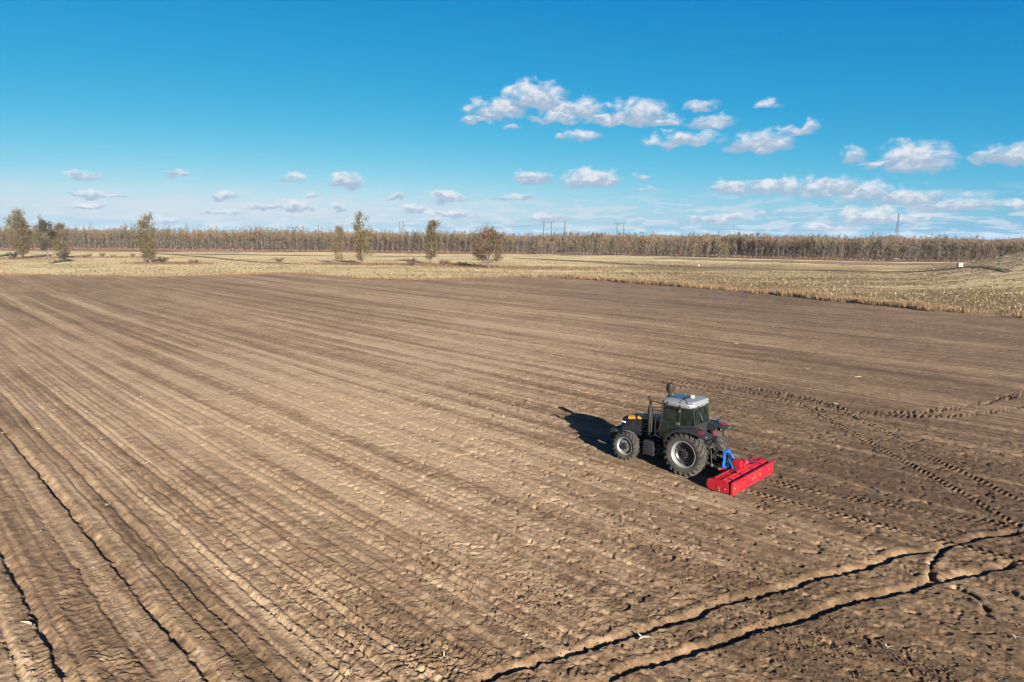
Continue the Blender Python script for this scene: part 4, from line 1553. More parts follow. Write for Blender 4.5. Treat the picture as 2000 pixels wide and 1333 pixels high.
def wheel_set(Rt, w, rim, lugs, front):
    """meshes of one wheel, axle along y, outer face at +y"""
    h = w / 2
    b = B()
    side = 0.045 if not front else 0.035
    core = Rt - side
    prof = [(h * 0.80, rim), (h * 0.98, rim + 0.30 * (core - rim)), (h * 1.02, rim + 0.55 * (core - rim)), (h * 0.92, core - 0.06), (h * 0.72, core - 0.012), (0, core),
            (-h * 0.72, core - 0.012), (-h * 0.92, core - 0.06), (-h * 1.02, rim + 0.55 * (core - rim)), (-h * 0.98, rim + 0.30 * (core - rim)), (-h * 0.80, rim)]
    b.lathe(prof, 56, closed=True)
    tyre = b
    t = B()
    for sgn in (1, -1):
        for i in range(lugs):
            a0 = 2 * math.pi * (i + (0.5 if sgn < 0 else 0)) / lugs
            secs = []
            for q, (yy, rb_, rt_, da, hw) in enumerate([(0.02, core - 0.02, Rt, 0.0, 0.030), (0.52 * h, core - 0.03, Rt - 0.004, 0.13, 0.032), (0.95 * h, core - 0.09, Rt - 0.020, 0.24, 0.036), (1.06 * h, core - 0.20 * (core - rim) - 0.07, core - 0.055, 0.27, 0.036)]):
                a = a0 + da * (0.875 / Rt)
                dth = hw / Rt
                y = sgn * yy
                secs.append([(r * math.cos(a + d), y, r * math.sin(a + d)) for r, d in ((rb_, -dth * 1.25), (rb_, dth * 1.25), (rt_, dth * 0.8), (rt_, -dth * 0.8))])
            t.loft(secs, smooth=False)
    r = B()
    # barrel with flanges, then the dished disc
    r.lathe([(h * 0.84, rim + 0.025), (h * 0.86, rim - 0.005), (h * 0.76, rim - 0.02), (h * 0.60, rim - 0.045), (h * 0.2, rim - 0.055), (-h * 0.6, rim - 0.045), (-h * 0.84, rim + 0.02)], 48)
    d = B()
    if front:
        r.lathe([(h * 0.1, rim - 0.055), (h * 0.16, rim - 0.10), (h * 0.38, rim - 0.16), (h * 0.42, 0.10)], 48)
        d.lathe([(h * 0.43, 0.145), (h * 0.62, 0.135), (h * 0.95, 0.10), (h * 1.0, 0.0)], 24)
        nb, rb2, yb = 8, 0.185, h * 0.41
    else:
        d.lathe([(h * 0.12, rim - 0.05), (h * 0.16, rim - 0.10), (-h * 0.12, rim - 0.16), (-h * 0.10, 0.22), (h * 0.02, 0.20), (h * 0.06, 0.13), (h * 0.34, 0.12), (h * 0.40, 0.085), (h * 0.40, 0.0)], 48)
        nb, rb2, yb = 8, 0.165, h * 0.06
    k = B()
    for i in range(nb):
        a = 2 * math.pi * i / nb
        k.lathe([(yb - 0.02, 0.018), (yb + 0.03, 0.018), (yb + 0.035, 0.0)], 6, c=(rb2 * math.cos(a), 0, rb2 * math.sin(a)), smooth=False)
        if not front:
            k.box(((rim - 0.085) * math.cos(a + 0.3), h * 0.18, (rim - 0.085) * math.sin(a + 0.3)), (0.05, 0.05, 0.05), rot=Matrix.Rotation(-(a + 0.3), 3, 'Y'))
    return tyre, t, r, d, k


def add_wheel(parent, loc, flip, proto):
    w = empty('wheel', loc)
    w.parent = parent
    if flip:
        w.rotation_euler = (0, 0, math.pi)
    for nm, me in proto:
        o = link(nm, me, w)
        if nm == 'tread':
            o['kind'] = 'stuff'
    return w


def proto_wheel(*a):
    ty, t, r, d, k = wheel_set(*a)
    front = a[4]
    out = []
    for nm, b, m in (('tyre', ty, M_RUBBER), ('tread', t, M_RUBBER), ('rim', r, M_SILVER), ('hub', d, M_FRAME if front else M_BLACK), ('bolts', k, M_STEEL)):
        o = b.build(nm, m)
        out.append((nm, o.data))
        bpy.data.objects.remove(o)
    return out


def build_tractor():
    T = empty('tractor', (TR_LOC[0], TR_LOC[1], -0.02), TH)
    tag(T, 'dark farm tractor with yellow bonnet stripes and a grey white cab roof', 'tractor')
    RW = proto_wheel(0.915, 0.48, 0.53, 22, False)
    FW = proto_wheel(0.645, 0.38, 0.375, 18, True)
    add_wheel(T, (0, 0.87, 0.905), False, RW)
    add_wheel(T, (0, -0.87, 0.905), True, RW)
    add_wheel(T, (2.82, 0.87, 0.645), False, FW)
    add_wheel(T, (2.82, -0.87, 0.645), True, FW)
    # running gear
    b = B()
    b.box((2.05, 0, 0.90), (2.1, 0.5, 0.42), 0.04).box((0.35, 0, 0.92), (1.6, 0.62, 0.62), 0.05).box((-0.30, 0, 1.0), (0.5, 0.5, 0.55), 0.04)
    b.lathe([(-0.66, 0.13), (-0.5, 0.15), (-0.3, 0.2), (0.3, 0.2), (0.5, 0.15), (0.66, 0.13)], 20, c=(0, 0, 0.875))
    b.box((2.82, 0, 0.60), (0.22, 1.30, 0.2), 0.03).box((2.82, 0, 0.80), (0.5, 0.3, 0.3), 0.03)
    b.tube([(2.6, 0.55, 0.58), (2.6, -0.55, 0.58)], 0.035)
    b.build('chassis', M_FRAME, T)
    B().box((3.58, 0, 0.92), (0.52, 0.66, 0.30), 0.05).build('weight_bracket', M_BLACK, T)
    for i in range(8):
        B().box((3.86, -0.35 + 0.10 * i, 0.86), (0.30, 0.088, 0.44), 0.025).build('front_weight', M_FRAME, T)
    # bonnet: cross sections along x, flat topped, dropping towards an upright nose
    def sec(x, hw, zb, zt, r):
        return [(x, hw * 0.98, zb), (x, hw, zb + 0.25), (x, hw, zt - r), (x, hw - 0.30 * r, zt - 0.28 * r), (x, hw - r * 1.1, zt), (x, 0, zt + 0.025),
                (x, -hw + r * 1.1, zt), (x, -hw + 0.30 * r, zt - 0.28 * r), (x, -hw, zt - r), (x, -hw, zb + 0.25), (x, -hw * 0.98, zb)]
    b = B()
    b.loft([sec(1.35, 0.42, 1.08, 2.02, 0.11), sec(1.9, 0.415, 1.08, 1.97, 0.11), sec(2.6, 0.40, 1.06, 1.89, 0.11), sec(3.14, 0.38, 1.02, 1.78, 0.11), sec(3.38, 0.355, 1.02, 1.70, 0.12), sec(3.46, 0.32, 1.08, 1.58, 0.12)])
    b.build('bonnet', M_NAVY, T, sharp=50)
    for sg in (1, -1):
        B().prism([(2.02, 1.42), (2.62, 1.42), (2.54, 1.73), (2.02, 1.76)], sg * 0.40, sg * 0.416).build('side_grille', M_FRAME, T)
        bb = B()
        for i in range(6):
            bb.box((2.30, sg * 0.420, 1.46 + 0.048 * i), (0.52, 0.008, 0.012))
        bb.build('grille_ribs', M_BLACK, T)
        B().prism([(2.72, 1.04), (3.40, 1.04), (3.36, 1.30), (3.05, 1.34), (2.80, 1.72), (2.68, 1.72), (2.78, 1.36)], sg * 0.386, sg * 0.408).build('nose_panel', M_BLACK, T)
        B().box((2.2, sg * 0.418, 1.30), (0.70, 0.012, 0.015)).build('trim_line', M_STEEL, T)
        B().box((3.34, sg * 0.355, 1.50), (0.24, 0.04, 0.075), 0.015, rot=Matrix.Rotation(sg * R(-8), 3, 'Z')).build('headlight', M_LAMP, T)
        B().box((3.24, sg * 0.374, 1.655), (0.10, 0.012, 0.035), rot=Matrix.Rotation(sg * R(-6), 3, 'Z')).build('badge', M_SOLAR, T)
        # slanted yellow stripes over the shoulder of the bonnet
        for (x0, wd) in ((1.42, 0.62), (2.16, 0.50), (2.80, 0.34)):
            sk = 0.30
            zi = lambda q: float(np.interp(q, [1.35, 1.9, 2.6, 3.14, 3.38, 3.46], [2.02, 1.97, 1.89, 1.78, 1.70, 1.58]))
            zt = zi(x0)
            hw = float(np.interp(x0 + wd / 2, [1.35, 1.9, 2.6, 3.14, 3.38], [0.42, 0.415, 0.40, 0.38, 0.355])) + 0.004
            dz = zi(x0 + wd) - zt
            top = [(x0 + sk, sg * 0.03, zi(x0 + sk) + 0.028), (x0 + sk + wd * 0.7, sg * 0.03, zi(x0 + sk + wd * 0.7) + 0.028), (x0 + wd, sg * (hw - 0.118), zt + dz + 0.004), (x0, sg * (hw - 0.118), zt + 0.004)]
            s1 = [(x0, sg * (hw - 0.118), zt + 0.004), (x0 + wd, sg * (hw - 0.118), zt + dz + 0.004), (x0 + wd - 0.03, sg * (hw - 0.030), zt + dz - 0.026), (x0 - 0.05, sg * (hw - 0.030), zt - 0.022)]
            s2 = [(x0 - 0.05, sg * (hw - 0.030), zt - 0.022), (x0 + wd - 0.03, sg * (hw - 0.030), zt + dz - 0.026), (x0 + wd - 0.08, sg * (hw + 0.003), zt + dz - 0.105), (x0 - 0.10, sg * (hw + 0.003), zt - 0.10)]
            B().sheet(top, 0.012).sheet(s1, 0.012).sheet(s2, 0.012).build('yellow_stripe', M_YELLOW, T)
    bb = B()
    for i in range(9):
        bb.box((3.468, 0, 1.14 + 0.045 * i), (0.02, 0.56, 0.016))
    bb.build('front_grille', M_FRAME, T)
    # exhaust on the left, air intake on the right
    b = B().tube([(1.92, 0.50, 1.10), (1.92, 0.50, 1.32)], 0.085, 14).tube([(1.92, 0.50, 1.32), (1.92, 0.50, 1.36), (1.92, 0.50, 2.42), (1.92, 0.50, 2.48)], [0.07, 0.105, 0.105, 0.06], 16)
    b.build('muffler', M_FRAME, T)
    B().tube([(1.92, 0.50, 2.44), (1.92, 0.50, 2.66), (1.935, 0.50, 2.76), (1.97, 0.50, 2.84), (2.01, 0.50, 2.90)], 0.06, 12).build('exhaust_pipe', M_FRAME, T)
    B().tube([(1.58, -0.47, 1.15), (1.58, -0.47, 3.02)], 0.075, 14).build('intake_pipe', M_FRAME, T)
    b = B().lathe([(2.98, 0.0), (2.98, 0.09), (3.01, 0.155), (3.09, 0.16), (3.10, 0.178), (3.17, 0.178), (3.18, 0.16), (3.30, 0.155), (3.345, 0.13), (3.36, 0.0)], 24, c=(1.58, -0.47, 0), axis='z')
    b.build('air_precleaner', M_FRAME, T)
    for sg in (1, -1):
        # ribbed tank and steps between the wheels
        b = B().box((1.72, sg * 0.70, 0.76), (0.50, 0.40, 0.62), 0.05)
        for i in range(6):
            b.box((1.72, sg * 0.715, 0.50 + 0.10 * i), (0.53, 0.42, 0.035), 0.012)
        b.build('fuel_tank', M_BLACK, T)
        for i in range(3):
            B().box((1.20, sg * 0.74, 0.46 + 0.26 * i), (0.26, 0.34, 0.03), 0.008).build('step', M_FRAME, T)
        B().bar((1.08, sg * 0.62, 0.4), (1.08, sg * 0.62, 1.2), 0.05, 0.03).bar((1.32, sg * 0.62, 0.4), (1.32, sg * 0.62, 1.2), 0.05, 0.03).build('step_hanger', M_FRAME, T)
        # mudguards: a strip that sweeps over the wheel
        prof = [(0.94, 1.08), (0.90, 1.34), (0.74, 1.62), (0.46, 1.85), (0.10, 1.945), (-0.30, 1.95), (-0.68, 1.89), (-0.95, 1.80)]
        secs = []
        for i, (x, z) in enumerate(prof):
            wd = 1.12 if i else 1.0
            nx, nz = (x - 0.0), (z - 0.86)
            L = math.hypot(nx, nz)
            nx, nz = nx / L, nz / L
            th = 0.05
            ya, yb = sg * 0.52, sg * wd
            secs.append([(x, ya, z), (x, yb, z), (x - nx * 0.09, sg * (wd + 0.045), z - nz * 0.09), (x - nx * 0.12, sg * (wd + 0.03), z - nz * 0.12), (x - nx * th, sg * (wd - 0.02), z - nz * th), (x - nx * th, ya, z - nz * th)])
        B().loft(secs).build('mudguard', M_BLACK, T, sharp=60)
        # inner wall that joins mudguard and cab
        B().prism([(0.85, 1.15), (0.44, 1.83), (0.10, 1.92), (-0.60, 1.88), (-0.62, 1.25)], sg * 0.53, sg * 0.56).build('mudguard_wall', M_FRAME, T)
        B().box((-0.66, sg * 0.92, 1.915), (0.22, 0.32, 0.085), 0.03, rot=Matrix.Rotation(R(-9), 3, 'Y')).build('tail_light', M_TAIL, T)
        B().box((-0.92, sg * 1.00, 1.795), (0.05, 0.16, 0.05), 0.012).build('mudguard_tip', M_STEEL, T)
    # cab: floor pan, posts, panes, roof
    b = B()
    b.box((0.72, 0, 1.18), (1.42, 1.14, 0.16), 0.03).box((-0.10, 0, 1.62), (0.16, 1.04, 0.72), 0.03).box((1.36, 0, 1.50), (0.10, 0.9, 0.55), 0.02)
    b.build('cab_floor', M_FRAME, T)
    A0, A1 = (1.45, 0.60, 1.28), (1.19, 0.70, 2.70)
    P0, P1 = (0.40, 0.735, 1.92), (0.40, 0.725, 2.70)
    C0, C1 = (-0.21, 0.58, 2.02), (-0.13, 0.62, 2.72)
    D0 = (0.62, 0.70, 1.28)
    m_ = lambda p: (p[0], -p[1], p[2])
    for f in (lambda p: p, m_):
        B().bar(f(A0), f(A1), 0.065, 0.065, bevel=0.015).build('cab_post', M_BLACK, T)
        B().bar(f(P0), f(P1), 0.06, 0.06, bevel=0.015).build('cab_post', M_BLACK, T)
        B().bar(f(C0), f(C1), 0.045, 0.045, bevel=0.01).build('cab_post', M_FRAME, T)
        B().bar(f(A1), f(P1), 0.05, 0.07).bar(f(P1), f(C1), 0.05, 0.07).build('roof_rail', M_BLACK, T)
        B().bar(f(P0), f(C0), 0.05, 0.06).bar(f(P0), f(D0), 0.05, 0.06).bar(f(D0), f(A0), 0.05, 0.06).build('sill_rail', M_BLACK, T)
        dr = B().sheet([f((1.42, 0.612, 1.30)), f((0.63, 0.705, 1.30)), f((0.435, 0.738, 1.90)), f((0.435, 0.728, 2.67)), f((1.175, 0.702, 2.67))], 0.012).build('door', M_GLASS, T)
        B().bar(f((0.50, 0.765, 1.95)), f((0.50, 0.765, 2.10)), 0.03, 0.03).build('handle', M_STEEL, dr)
        B().box(f((0.40, 0.775, 2.56)), (0.06, 0.04, 0.09), 0.01).box(f((0.40, 0.775, 2.04)), (0.06, 0.04, 0.09), 0.01).build('hinge', M_STEEL, dr)
        B().sheet([f((0.36, 0.735, 1.95)), f((-0.185, 0.605, 2.04)), f((-0.115, 0.635, 2.68)), f((0.36, 0.728, 2.67))], 0.012).build('side_window', M_GLASS, T)
    B().sheet([(-0.222, 0.54, 2.04), (-0.222, -0.54, 2.04), (-0.145, -0.58, 2.70), (-0.145, 0.58, 2.70)], 0.012).build('rear_window', M_GLASS, T)
    B().sheet([(1.425, 0.56, 1.60), (1.425, -0.56, 1.60), (1.20, -0.66, 2.68), (1.20, 0.66, 2.68)], 0.012).build('windscreen', M_GLASS, T)
    B().bar(C0, m_(C0), 0.05, 0.07).bar(C1, m_(C1), 0.05, 0.05).bar((1.21, -0.7, 2.70), (1.21, 0.7, 2.70), 0.05, 0.05).build('cross_rail', M_BLACK, T)
    B().bar((-0.245, 0.02, 2.14), (-0.215, 0.26, 2.52), 0.02, 0.02).build('wiper', M_STEEL, T)
    # roof: a shell with rounded corners and a raised rear half
    b = B()
    b.loft([rrect(2.70, -0.06, 1.20, 0.70, 0.24), rrect(2.725, -0.16, 1.27, 0.76, 0.30), rrect(2.80, -0.19, 1.33, 0.78, 0.30), rrect(2.875, -0.15, 1.34, 0.755, 0.28), rrect(2.935, -0.03, 1.24, 0.66, 0.26), rrect(2.955, 0.10, 1.10, 0.54, 0.24)])
    roof = b.build('roof', M_ROOF, T, sharp=30)
    B().loft([rrect(2.90, -0.17, 0.52, 0.66, 0.10), rrect(2.975, -0.13, 0.47, 0.62, 0.09), rrect(2.99, -0.08, 0.42, 0.57, 0.09)]).build('air_conditioner_cover', M_ROOF, roof, sharp=30)
    B().prism([(0.56, 2.96), (0.56, 2.985), (1.16, 2.965), (1.16, 2.93)], -0.46, 0.30).build('roof_hatch', M_SOLAR, roof)
    B().box((0.46, -0.02, 2.995), (0.10, 0.60, 0.04), 0.012).build('antenna_bracket', M_FRAME, roof)
    B().lathe([(2.99, 0.0), (2.99, 0.095), (3.04, 0.10), (3.075, 0.07), (3.09, 0.0)], 20, c=(0.36, -0.16, 0), axis='z').build('satellite_antenna', M_WHITE, roof)
    cable = [(0.52, 0.26, 2.985), (0.46, 0.36, 2.985), (0.38, 0.42, 2.995), (0.30, 0.52, 2.993), (0.22, 0.60, 2.985), (0.10, 0.70, 2.90), (0.02, 0.76, 2.80)]
    B().tube(cable, 0.016, 6).build('antenna_cable', M_FRAME, roof)
    for sg in (1, -1):
        B().bar((0.42, sg * 0.70, 2.93), (0.36, sg * 0.795, 2.74), 0.05, 0.03).build('roof_strap', M_FRAME, roof)
        B().bar((0.98, sg * 0.735, 2.89), (0.95, sg * 0.795, 2.78), 0.05, 0.03).build('roof_strap', M_FRAME, roof)
        B().box((-0.185, sg * 0.36, 2.775), (0.05, 0.16, 0.05), 0.012).build('work_lamp', M_FRAME, roof)
        B().box((-0.175, sg * 0.12, 2.785), (0.04, 0.10, 0.04), 0.012).build('work_lamp', M_FRAME, roof)
    # inside: seat, wheel, console
    b = B().box((0.42, 0, 1.66), (0.5, 0.50, 0.14), 0.04).box((0.18, 0, 2.02), (0.14, 0.48, 0.68), 0.05, rot=Matrix.Rotation(R(-8), 3, 'Y')).box((0.40, 0, 1.42), (0.34, 0.3, 0.34))
    b.build('seat', M_SEAT, T)
    b = B().tube([(1.18, 0, 1.4), (0.98, 0, 1.96)], 0.04)
    ring = [(0.96 + 0.17 * math.cos(R(a)), 0.20 * math.sin(R(a)), 1.97 + 0.08 * math.cos(R(a))) for a in range(0, 361, 24)]
    b.tube(ring, 0.018, 6, cap=False)
    b.build('steering_wheel', M_SEAT, T)
    B().box((1.22, 0, 1.76), (0.16, 0.40, 0.26), 0.03).build('dashboard', M_SEAT, T)
    B().box((0.40, -0.42, 1.80), (0.55, 0.16, 0.34), 0.03).build('side_console', M_SEAT, T)
    # mirror arms, handrails, pipes
    for sg in (1, -1):
        B().tube([(1.18, sg * 0.71, 2.72), (1.50, sg * 0.68, 2.73), (1.86, sg * 0.62, 2.73)], 0.02, 6).build('mirror_arm', M_FRAME, T)
    B().tube([(1.42, 0.66, 1.36), (1.56, 0.70, 1.48), (1.52, 0.70, 2.15), (1.42, 0.70, 2.34), (1.27, 0.70, 2.44)], 0.016, 6).tube([(1.86, 0.56, 2.42), (1.27, 0.70, 2.56)], 0.012, 6).tube([(1.86, 0.56, 2.30), (1.30, 0.70, 2.42)], 0.012, 6).tube([(1.58, 0.63, 2.50), (1.58, 0.63, 2.36)], 0.010, 6).build('handrail', M_FRAME, T)
    B().tube([(1.52, 0.52, 1.50), (1.60, 0.56, 1.40), (1.60, 0.60, 1.32), (1.66, 0.60, 1.24)], 0.024, 8).tube([(1.40, 0.62, 1.24), (1.55, 0.66, 1.34)], 0.022, 6).tube([(1.74, 0.60, 1.22), (1.80, 0.60, 1.24)], 0.03, 6).build('chrome_pipe', M_STEEL, T)
    # rear linkage
    b = B()
    for sg in (1, -1):
        b.bar((-0.40, sg * 0.32, 0.60), (-1.30, sg * 0.40, 0.46), 0.05, 0.08)
        b.bar((-0.45, sg * 0.30, 1.22), (-0.85, sg * 0.36, 1.10), 0.07, 0.07)
        b.tube([(-0.83, sg * 0.36, 1.10), (-0.90, sg * 0.37, 0.52)], 0.03, 8)
        b.tube([(-0.50, sg * 0.46, 0.86), (-0.80, sg * 0.40, 0.54)], 0.022, 8)
    b.build('lift_arms', M_FRAME, T)
    B().tube([(-0.52, 0, 1.02), (-0.95, 0.04, 1.05), (-1.34, 0.07, 1.05)], [0.03, 0.045, 0.03], 8).build('top_link', M_FRAME, T)
    B().tube([(-0.5, 0, 0.78), (-0.66, 0, 0.76), (-0.67, 0, 0.76), (-1.26, 0, 0.66), (-1.27, 0, 0.66), (-1.55, -0.05, 0.62)], [0.05, 0.05, 0.10, 0.10, 0.05, 0.05], 12).build('drive_shaft', M_FRAME, T)
    B().box((-0.52, 0, 1.22), (0.16, 0.40, 0.26), 0.02).box((-0.48, 0.0, 1.46), (0.1, 0.56, 0.08), 0.02).box((-0.85, 0, 0.46), (0.8, 0.12, 0.05), 0.01).build('hitch_block', M_FRAME, T)
    B().box((-0.60, -0.34, 1.62), (0.14, 0.13, 0.20), 0.03).tube([(-0.60, -0.34, 1.7), (-0.68, -0.36, 1.80)], 0.03, 6).build('hydraulic_valve', M_HYD, T)
    b = B()
    rs = random.Random(4)
    for i in range(7):
        y0 = -0.22 + 0.07 * i
        x1, y1, z1_ = -0.85 - rs.uniform(0, 0.25), y0 * 1.8 + rs.uniform(-0.1, 0.1), rs.uniform(0.80, 1.05)
        b.tube([(-0.58, y0, 1.25), (-0.8, y0 + rs.uniform(-0.05, 0.05), 1.36), (-0.9, (y0 + y1) / 2, 1.12), (x1, y1, z1_)], 0.014, 6)
    b.build('hydraulic_hoses', M_FRAME, T)
    for i in range(6):
        B().tube([(-0.60, -0.2 + 0.08 * i, 1.12), (-0.70, -0.2 + 0.08 * i, 1.12)], 0.022, 8).build('coupling', M_STEEL, T)
    for sg in (1, -1):
        B().tube([(-1.27, sg * 0.34, 0.47), (-1.27, sg * 0.48, 0.47)], 0.05, 10).build('link_ball', M_STEEL, T)
        B().box((-0.92, sg * 0.38, 0.52), (0.1, 0.06, 0.12), 0.01).build('link_clamp', M_STEEL, T)
    B().box((-0.50, -0.86, 2.03), (0.14, 0.12, 0.14), 0.03).build('beacon', M_SOLAR, T)
    return T


build_tractor()


def build_tiller():
    X = -1.90
    loc = tloc(X, -0.08)
    T = empty('rotary_tiller', (loc[0], loc[1], -0.03), TH)
    tag(T, 'red rotary tiller with a blue hitch frame mounted behind the tractor', 'rotary tiller')
    W = 1.80
    # hood: folded plate over the rotor, raised along the middle
    prof = [(0.44, 0.12), (0.46, 0.40), (0.38, 0.47), (0.10, 0.50), (-0.20, 0.49), (-0.34, 0.40), (-0.40, 0.30)]
    secs = [[(x, y, z) for x, z in prof] + [(x * 0.96, y, z - 0.03) for x, z in reversed(prof)] for y in (-W, W)]
    B().loft(secs, smooth=False).build('hood', M_RED, T)
    for sg in (1, -1):
        pl = [(0.40, 0.08), (0.475, 0.20), (0.475, 0.42), (0.36, 0.50), (-0.22, 0.52), (-0.40, 0.44), (-0.42, 0.10), (-0.20, 0.04)]
        o = B().prism(pl, sg * (W + 0.004), sg * (W + 0.03)).build('side_plate', M_RED, T)
        k = B()
        for (x, z) in ((-0.02, 0.20), (-0.05, 0.11), (-0.28, 0.22)):
            k.lathe([(0.0, 0.0), (0.0, 0.026), (sg * 0.03, 0.026), (sg * 0.035, 0.0)], 8, c=(x, sg * (W + 0.03), z), smooth=False)
        k.build('bolts', M_BOLT, o)
        B().box((-0.02, sg * (W + 0.02), 0.045), (0.70, 0.09, 0.04), 0.01).build('skid', M_FRAME, T)
    B().box((0.20, 0, 0.525), (0.07, 2 * W - 0.1, 0.05), 0.01).build('front_beam', M_RED, T)
    B().box((-0.12, 0, 0.52), (0.06, 2 * W - 0.1, 0.04), 0.01).build('rear_beam', M_RED, T)
    B().box((0.05, 0.0, 0.54), (0.36, 1.30, 0.05), 0.012).build('deck_plate', M_RED, T)
    for y in (-1.35, -0.95, 0.95, 1.35):
        B().box((0.04, y, 0.515), (0.26, 0.05, 0.035), 0.006).build('hood_rib', M_RED, T)
    # gearbox and side drive
    b = B().box((0.10, 0.0, 0.70), (0.36, 0.36, 0.30), 0.05).tube([(0.2, 0, 0.66), (0.40, 0, 0.66)], 0.08, 14).box((0.05, -0.30, 0.64), (0.22, 0.22, 0.18), 0.03).box((-0.10, -0.10, 0.74), (0.12, 0.16, 0.34), 0.03, rot=Matrix.Rotation(R(-14), 3, 'Y'))
    b.tube([(0.05, -0.4, 0.62), (0.05, -0.95, 0.60)], 0.055, 12)
    b.build('gearbox', M_RED, T)
    B().box((0.0, -0.48, 0.66), (0.12, 0.10, 0.14), 0.02).build('oil_filler', M_BLUE, T)
    # A frame: two sloping blue legs, head plate and cross ties, with rear legs down to the deck
    b = B()
    ya, yb = 0.36, 0.13
    for sg in (1, -1):
        b.bar((0.50, 0.08 + sg * ya, 0.48), (0.55, 0.08 + sg * yb, 1.12), 0.10, 0.06)
        b.bar((0.55, 0.08 + sg * yb, 1.10), (0.12, 0.08 + sg * 0.24, 0.54), 0.10, 0.05)
    b.bar((0.55, 0.29, 1.12), (0.55, -0.13, 1.12), 0.12, 0.09)
    b.bar((0.52, 0.36, 0.80), (0.52, -0.20, 0.80), 0.06, 0.09).bar((0.50, 0.46, 0.52), (0.50, -0.30, 0.52), 0.08, 0.10)
    b.build('hitch_frame', M_BLUE, T)
    for (y0, y1) in ((0.20, 0.70), (-0.06, -0.98)):
        B().bar((0.52, y0, 1.13), (-0.18, y1, 0.56), 0.06, 0.035).build('stay', M_FRAME, T)
        B().box((-0.19, y1, 0.55), (0.07, 0.09, 0.06), 0.01).build('stay_foot', M_RED, T)
    for sg in (1, -1):
        B().bar((0.42, sg * 0.40 + 0.08, 0.50), (0.66, sg * 0.40 + 0.08, 0.47), 0.05, 0.12).build('hitch_lug', M_RED, T)
    B().tube([(0.50, -0.02, 1.08), (0.2, -0.4, 0.98), (-0.1, -0.9, 0.78), (-0.14, -1.02, 0.58)], 0.018, 6).build('hose', M_FRAME, T)
    # levelling board at the back: hinged plate, folded rim on top, a bar that sticks out on the far side
    B().sheet([(-0.50, W, 0.44), (-0.50, -W, 0.44), (-0.58, -W, 0.05), (-0.58, W, 0.05)], 0.03).build('levelling_board', M_RED, T)
    B().box((-0.515, -0.14, 0.475), (0.085, 2 * W + 0.34, 0.06), 0.012).build('top_bar', M_RED, T)
    B().box((-0.425, 0, 0.40), (0.035, 2 * W - 0.1, 0.035)).build('hinge_rod', M_FRAME, T)
    for y in (-1.3, -0.45, 0.45, 1.3):
        B().box((-0.44, y, 0.44), (0.14, 0.07, 0.035), 0.006).build('hinge', M_RED, T)
        B().bar((-0.20, y + 0.12, 0.52), (-0.52, y + 0.12, 0.50), 0.02, 0.02).build('chain', M_FRAME, T)
    k = B()
    for y in (-1.45, -0.55, -0.12, 0.12, 1.62):
        k.lathe([(0, 0), (0, 0.028), (-0.04, 0.028), (-0.045, 0)], 8, c=(-0.548, y, 0.27), axis='x', smooth=False)
    k.build('bolts', M_BOLT, T)
    B().box((-0.54, W + 0.02, 0.22), (0.10, 0.05, 0.44), 0.01).build('end_plate', M_RED, T)
    # rotor with curved blades
    r = B().tube([(0, -W + 0.05, 0.24), (0, W - 0.05, 0.24)], 0.05, 12)
    for i in range(26):
        y = -W + 0.14 + i * (2 * W - 0.28) / 25
        for j in range(3):
            a = i * 0.7 + j * 2.094
            c, s_ = math.cos(a), math.sin(a)
            c2, s2 = math.cos(a + 0.35), math.sin(a + 0.35)
            r.bar((0.04 * c, y, 0.24 + 0.04 * s_), (0.16 * c, y, 0.24 + 0.16 * s_), 0.05, 0.012)
            r.bar((0.16 * c, y, 0.24 + 0.16 * s_), (0.20 * c2, y + (0.05 if j % 2 else -0.05), 0.24 + 0.20 * s2), 0.05, 0.012)
    r.build('rotor', M_FRAME, T)
    return T


build_tiller()

# ------------------------------------------------------------------ far structures
M_GALV = mat('galvanised_steel', (0.022, 0.025, 0.030), 0.7, metal=0.0, var=0.2, spec=0.1)
M_TOWERRED = mat('tower_red', (0.07, 0.02, 0.018), 0.6, var=0.2)
M_TOWER = mat('painted_tower_steel', (0.045, 0.05, 0.058), 0.7, var=0.2, spec=0.1)
M_CONC = mat('pale_concrete', (0.18, 0.175, 0.165), 0.9, var=0.15)


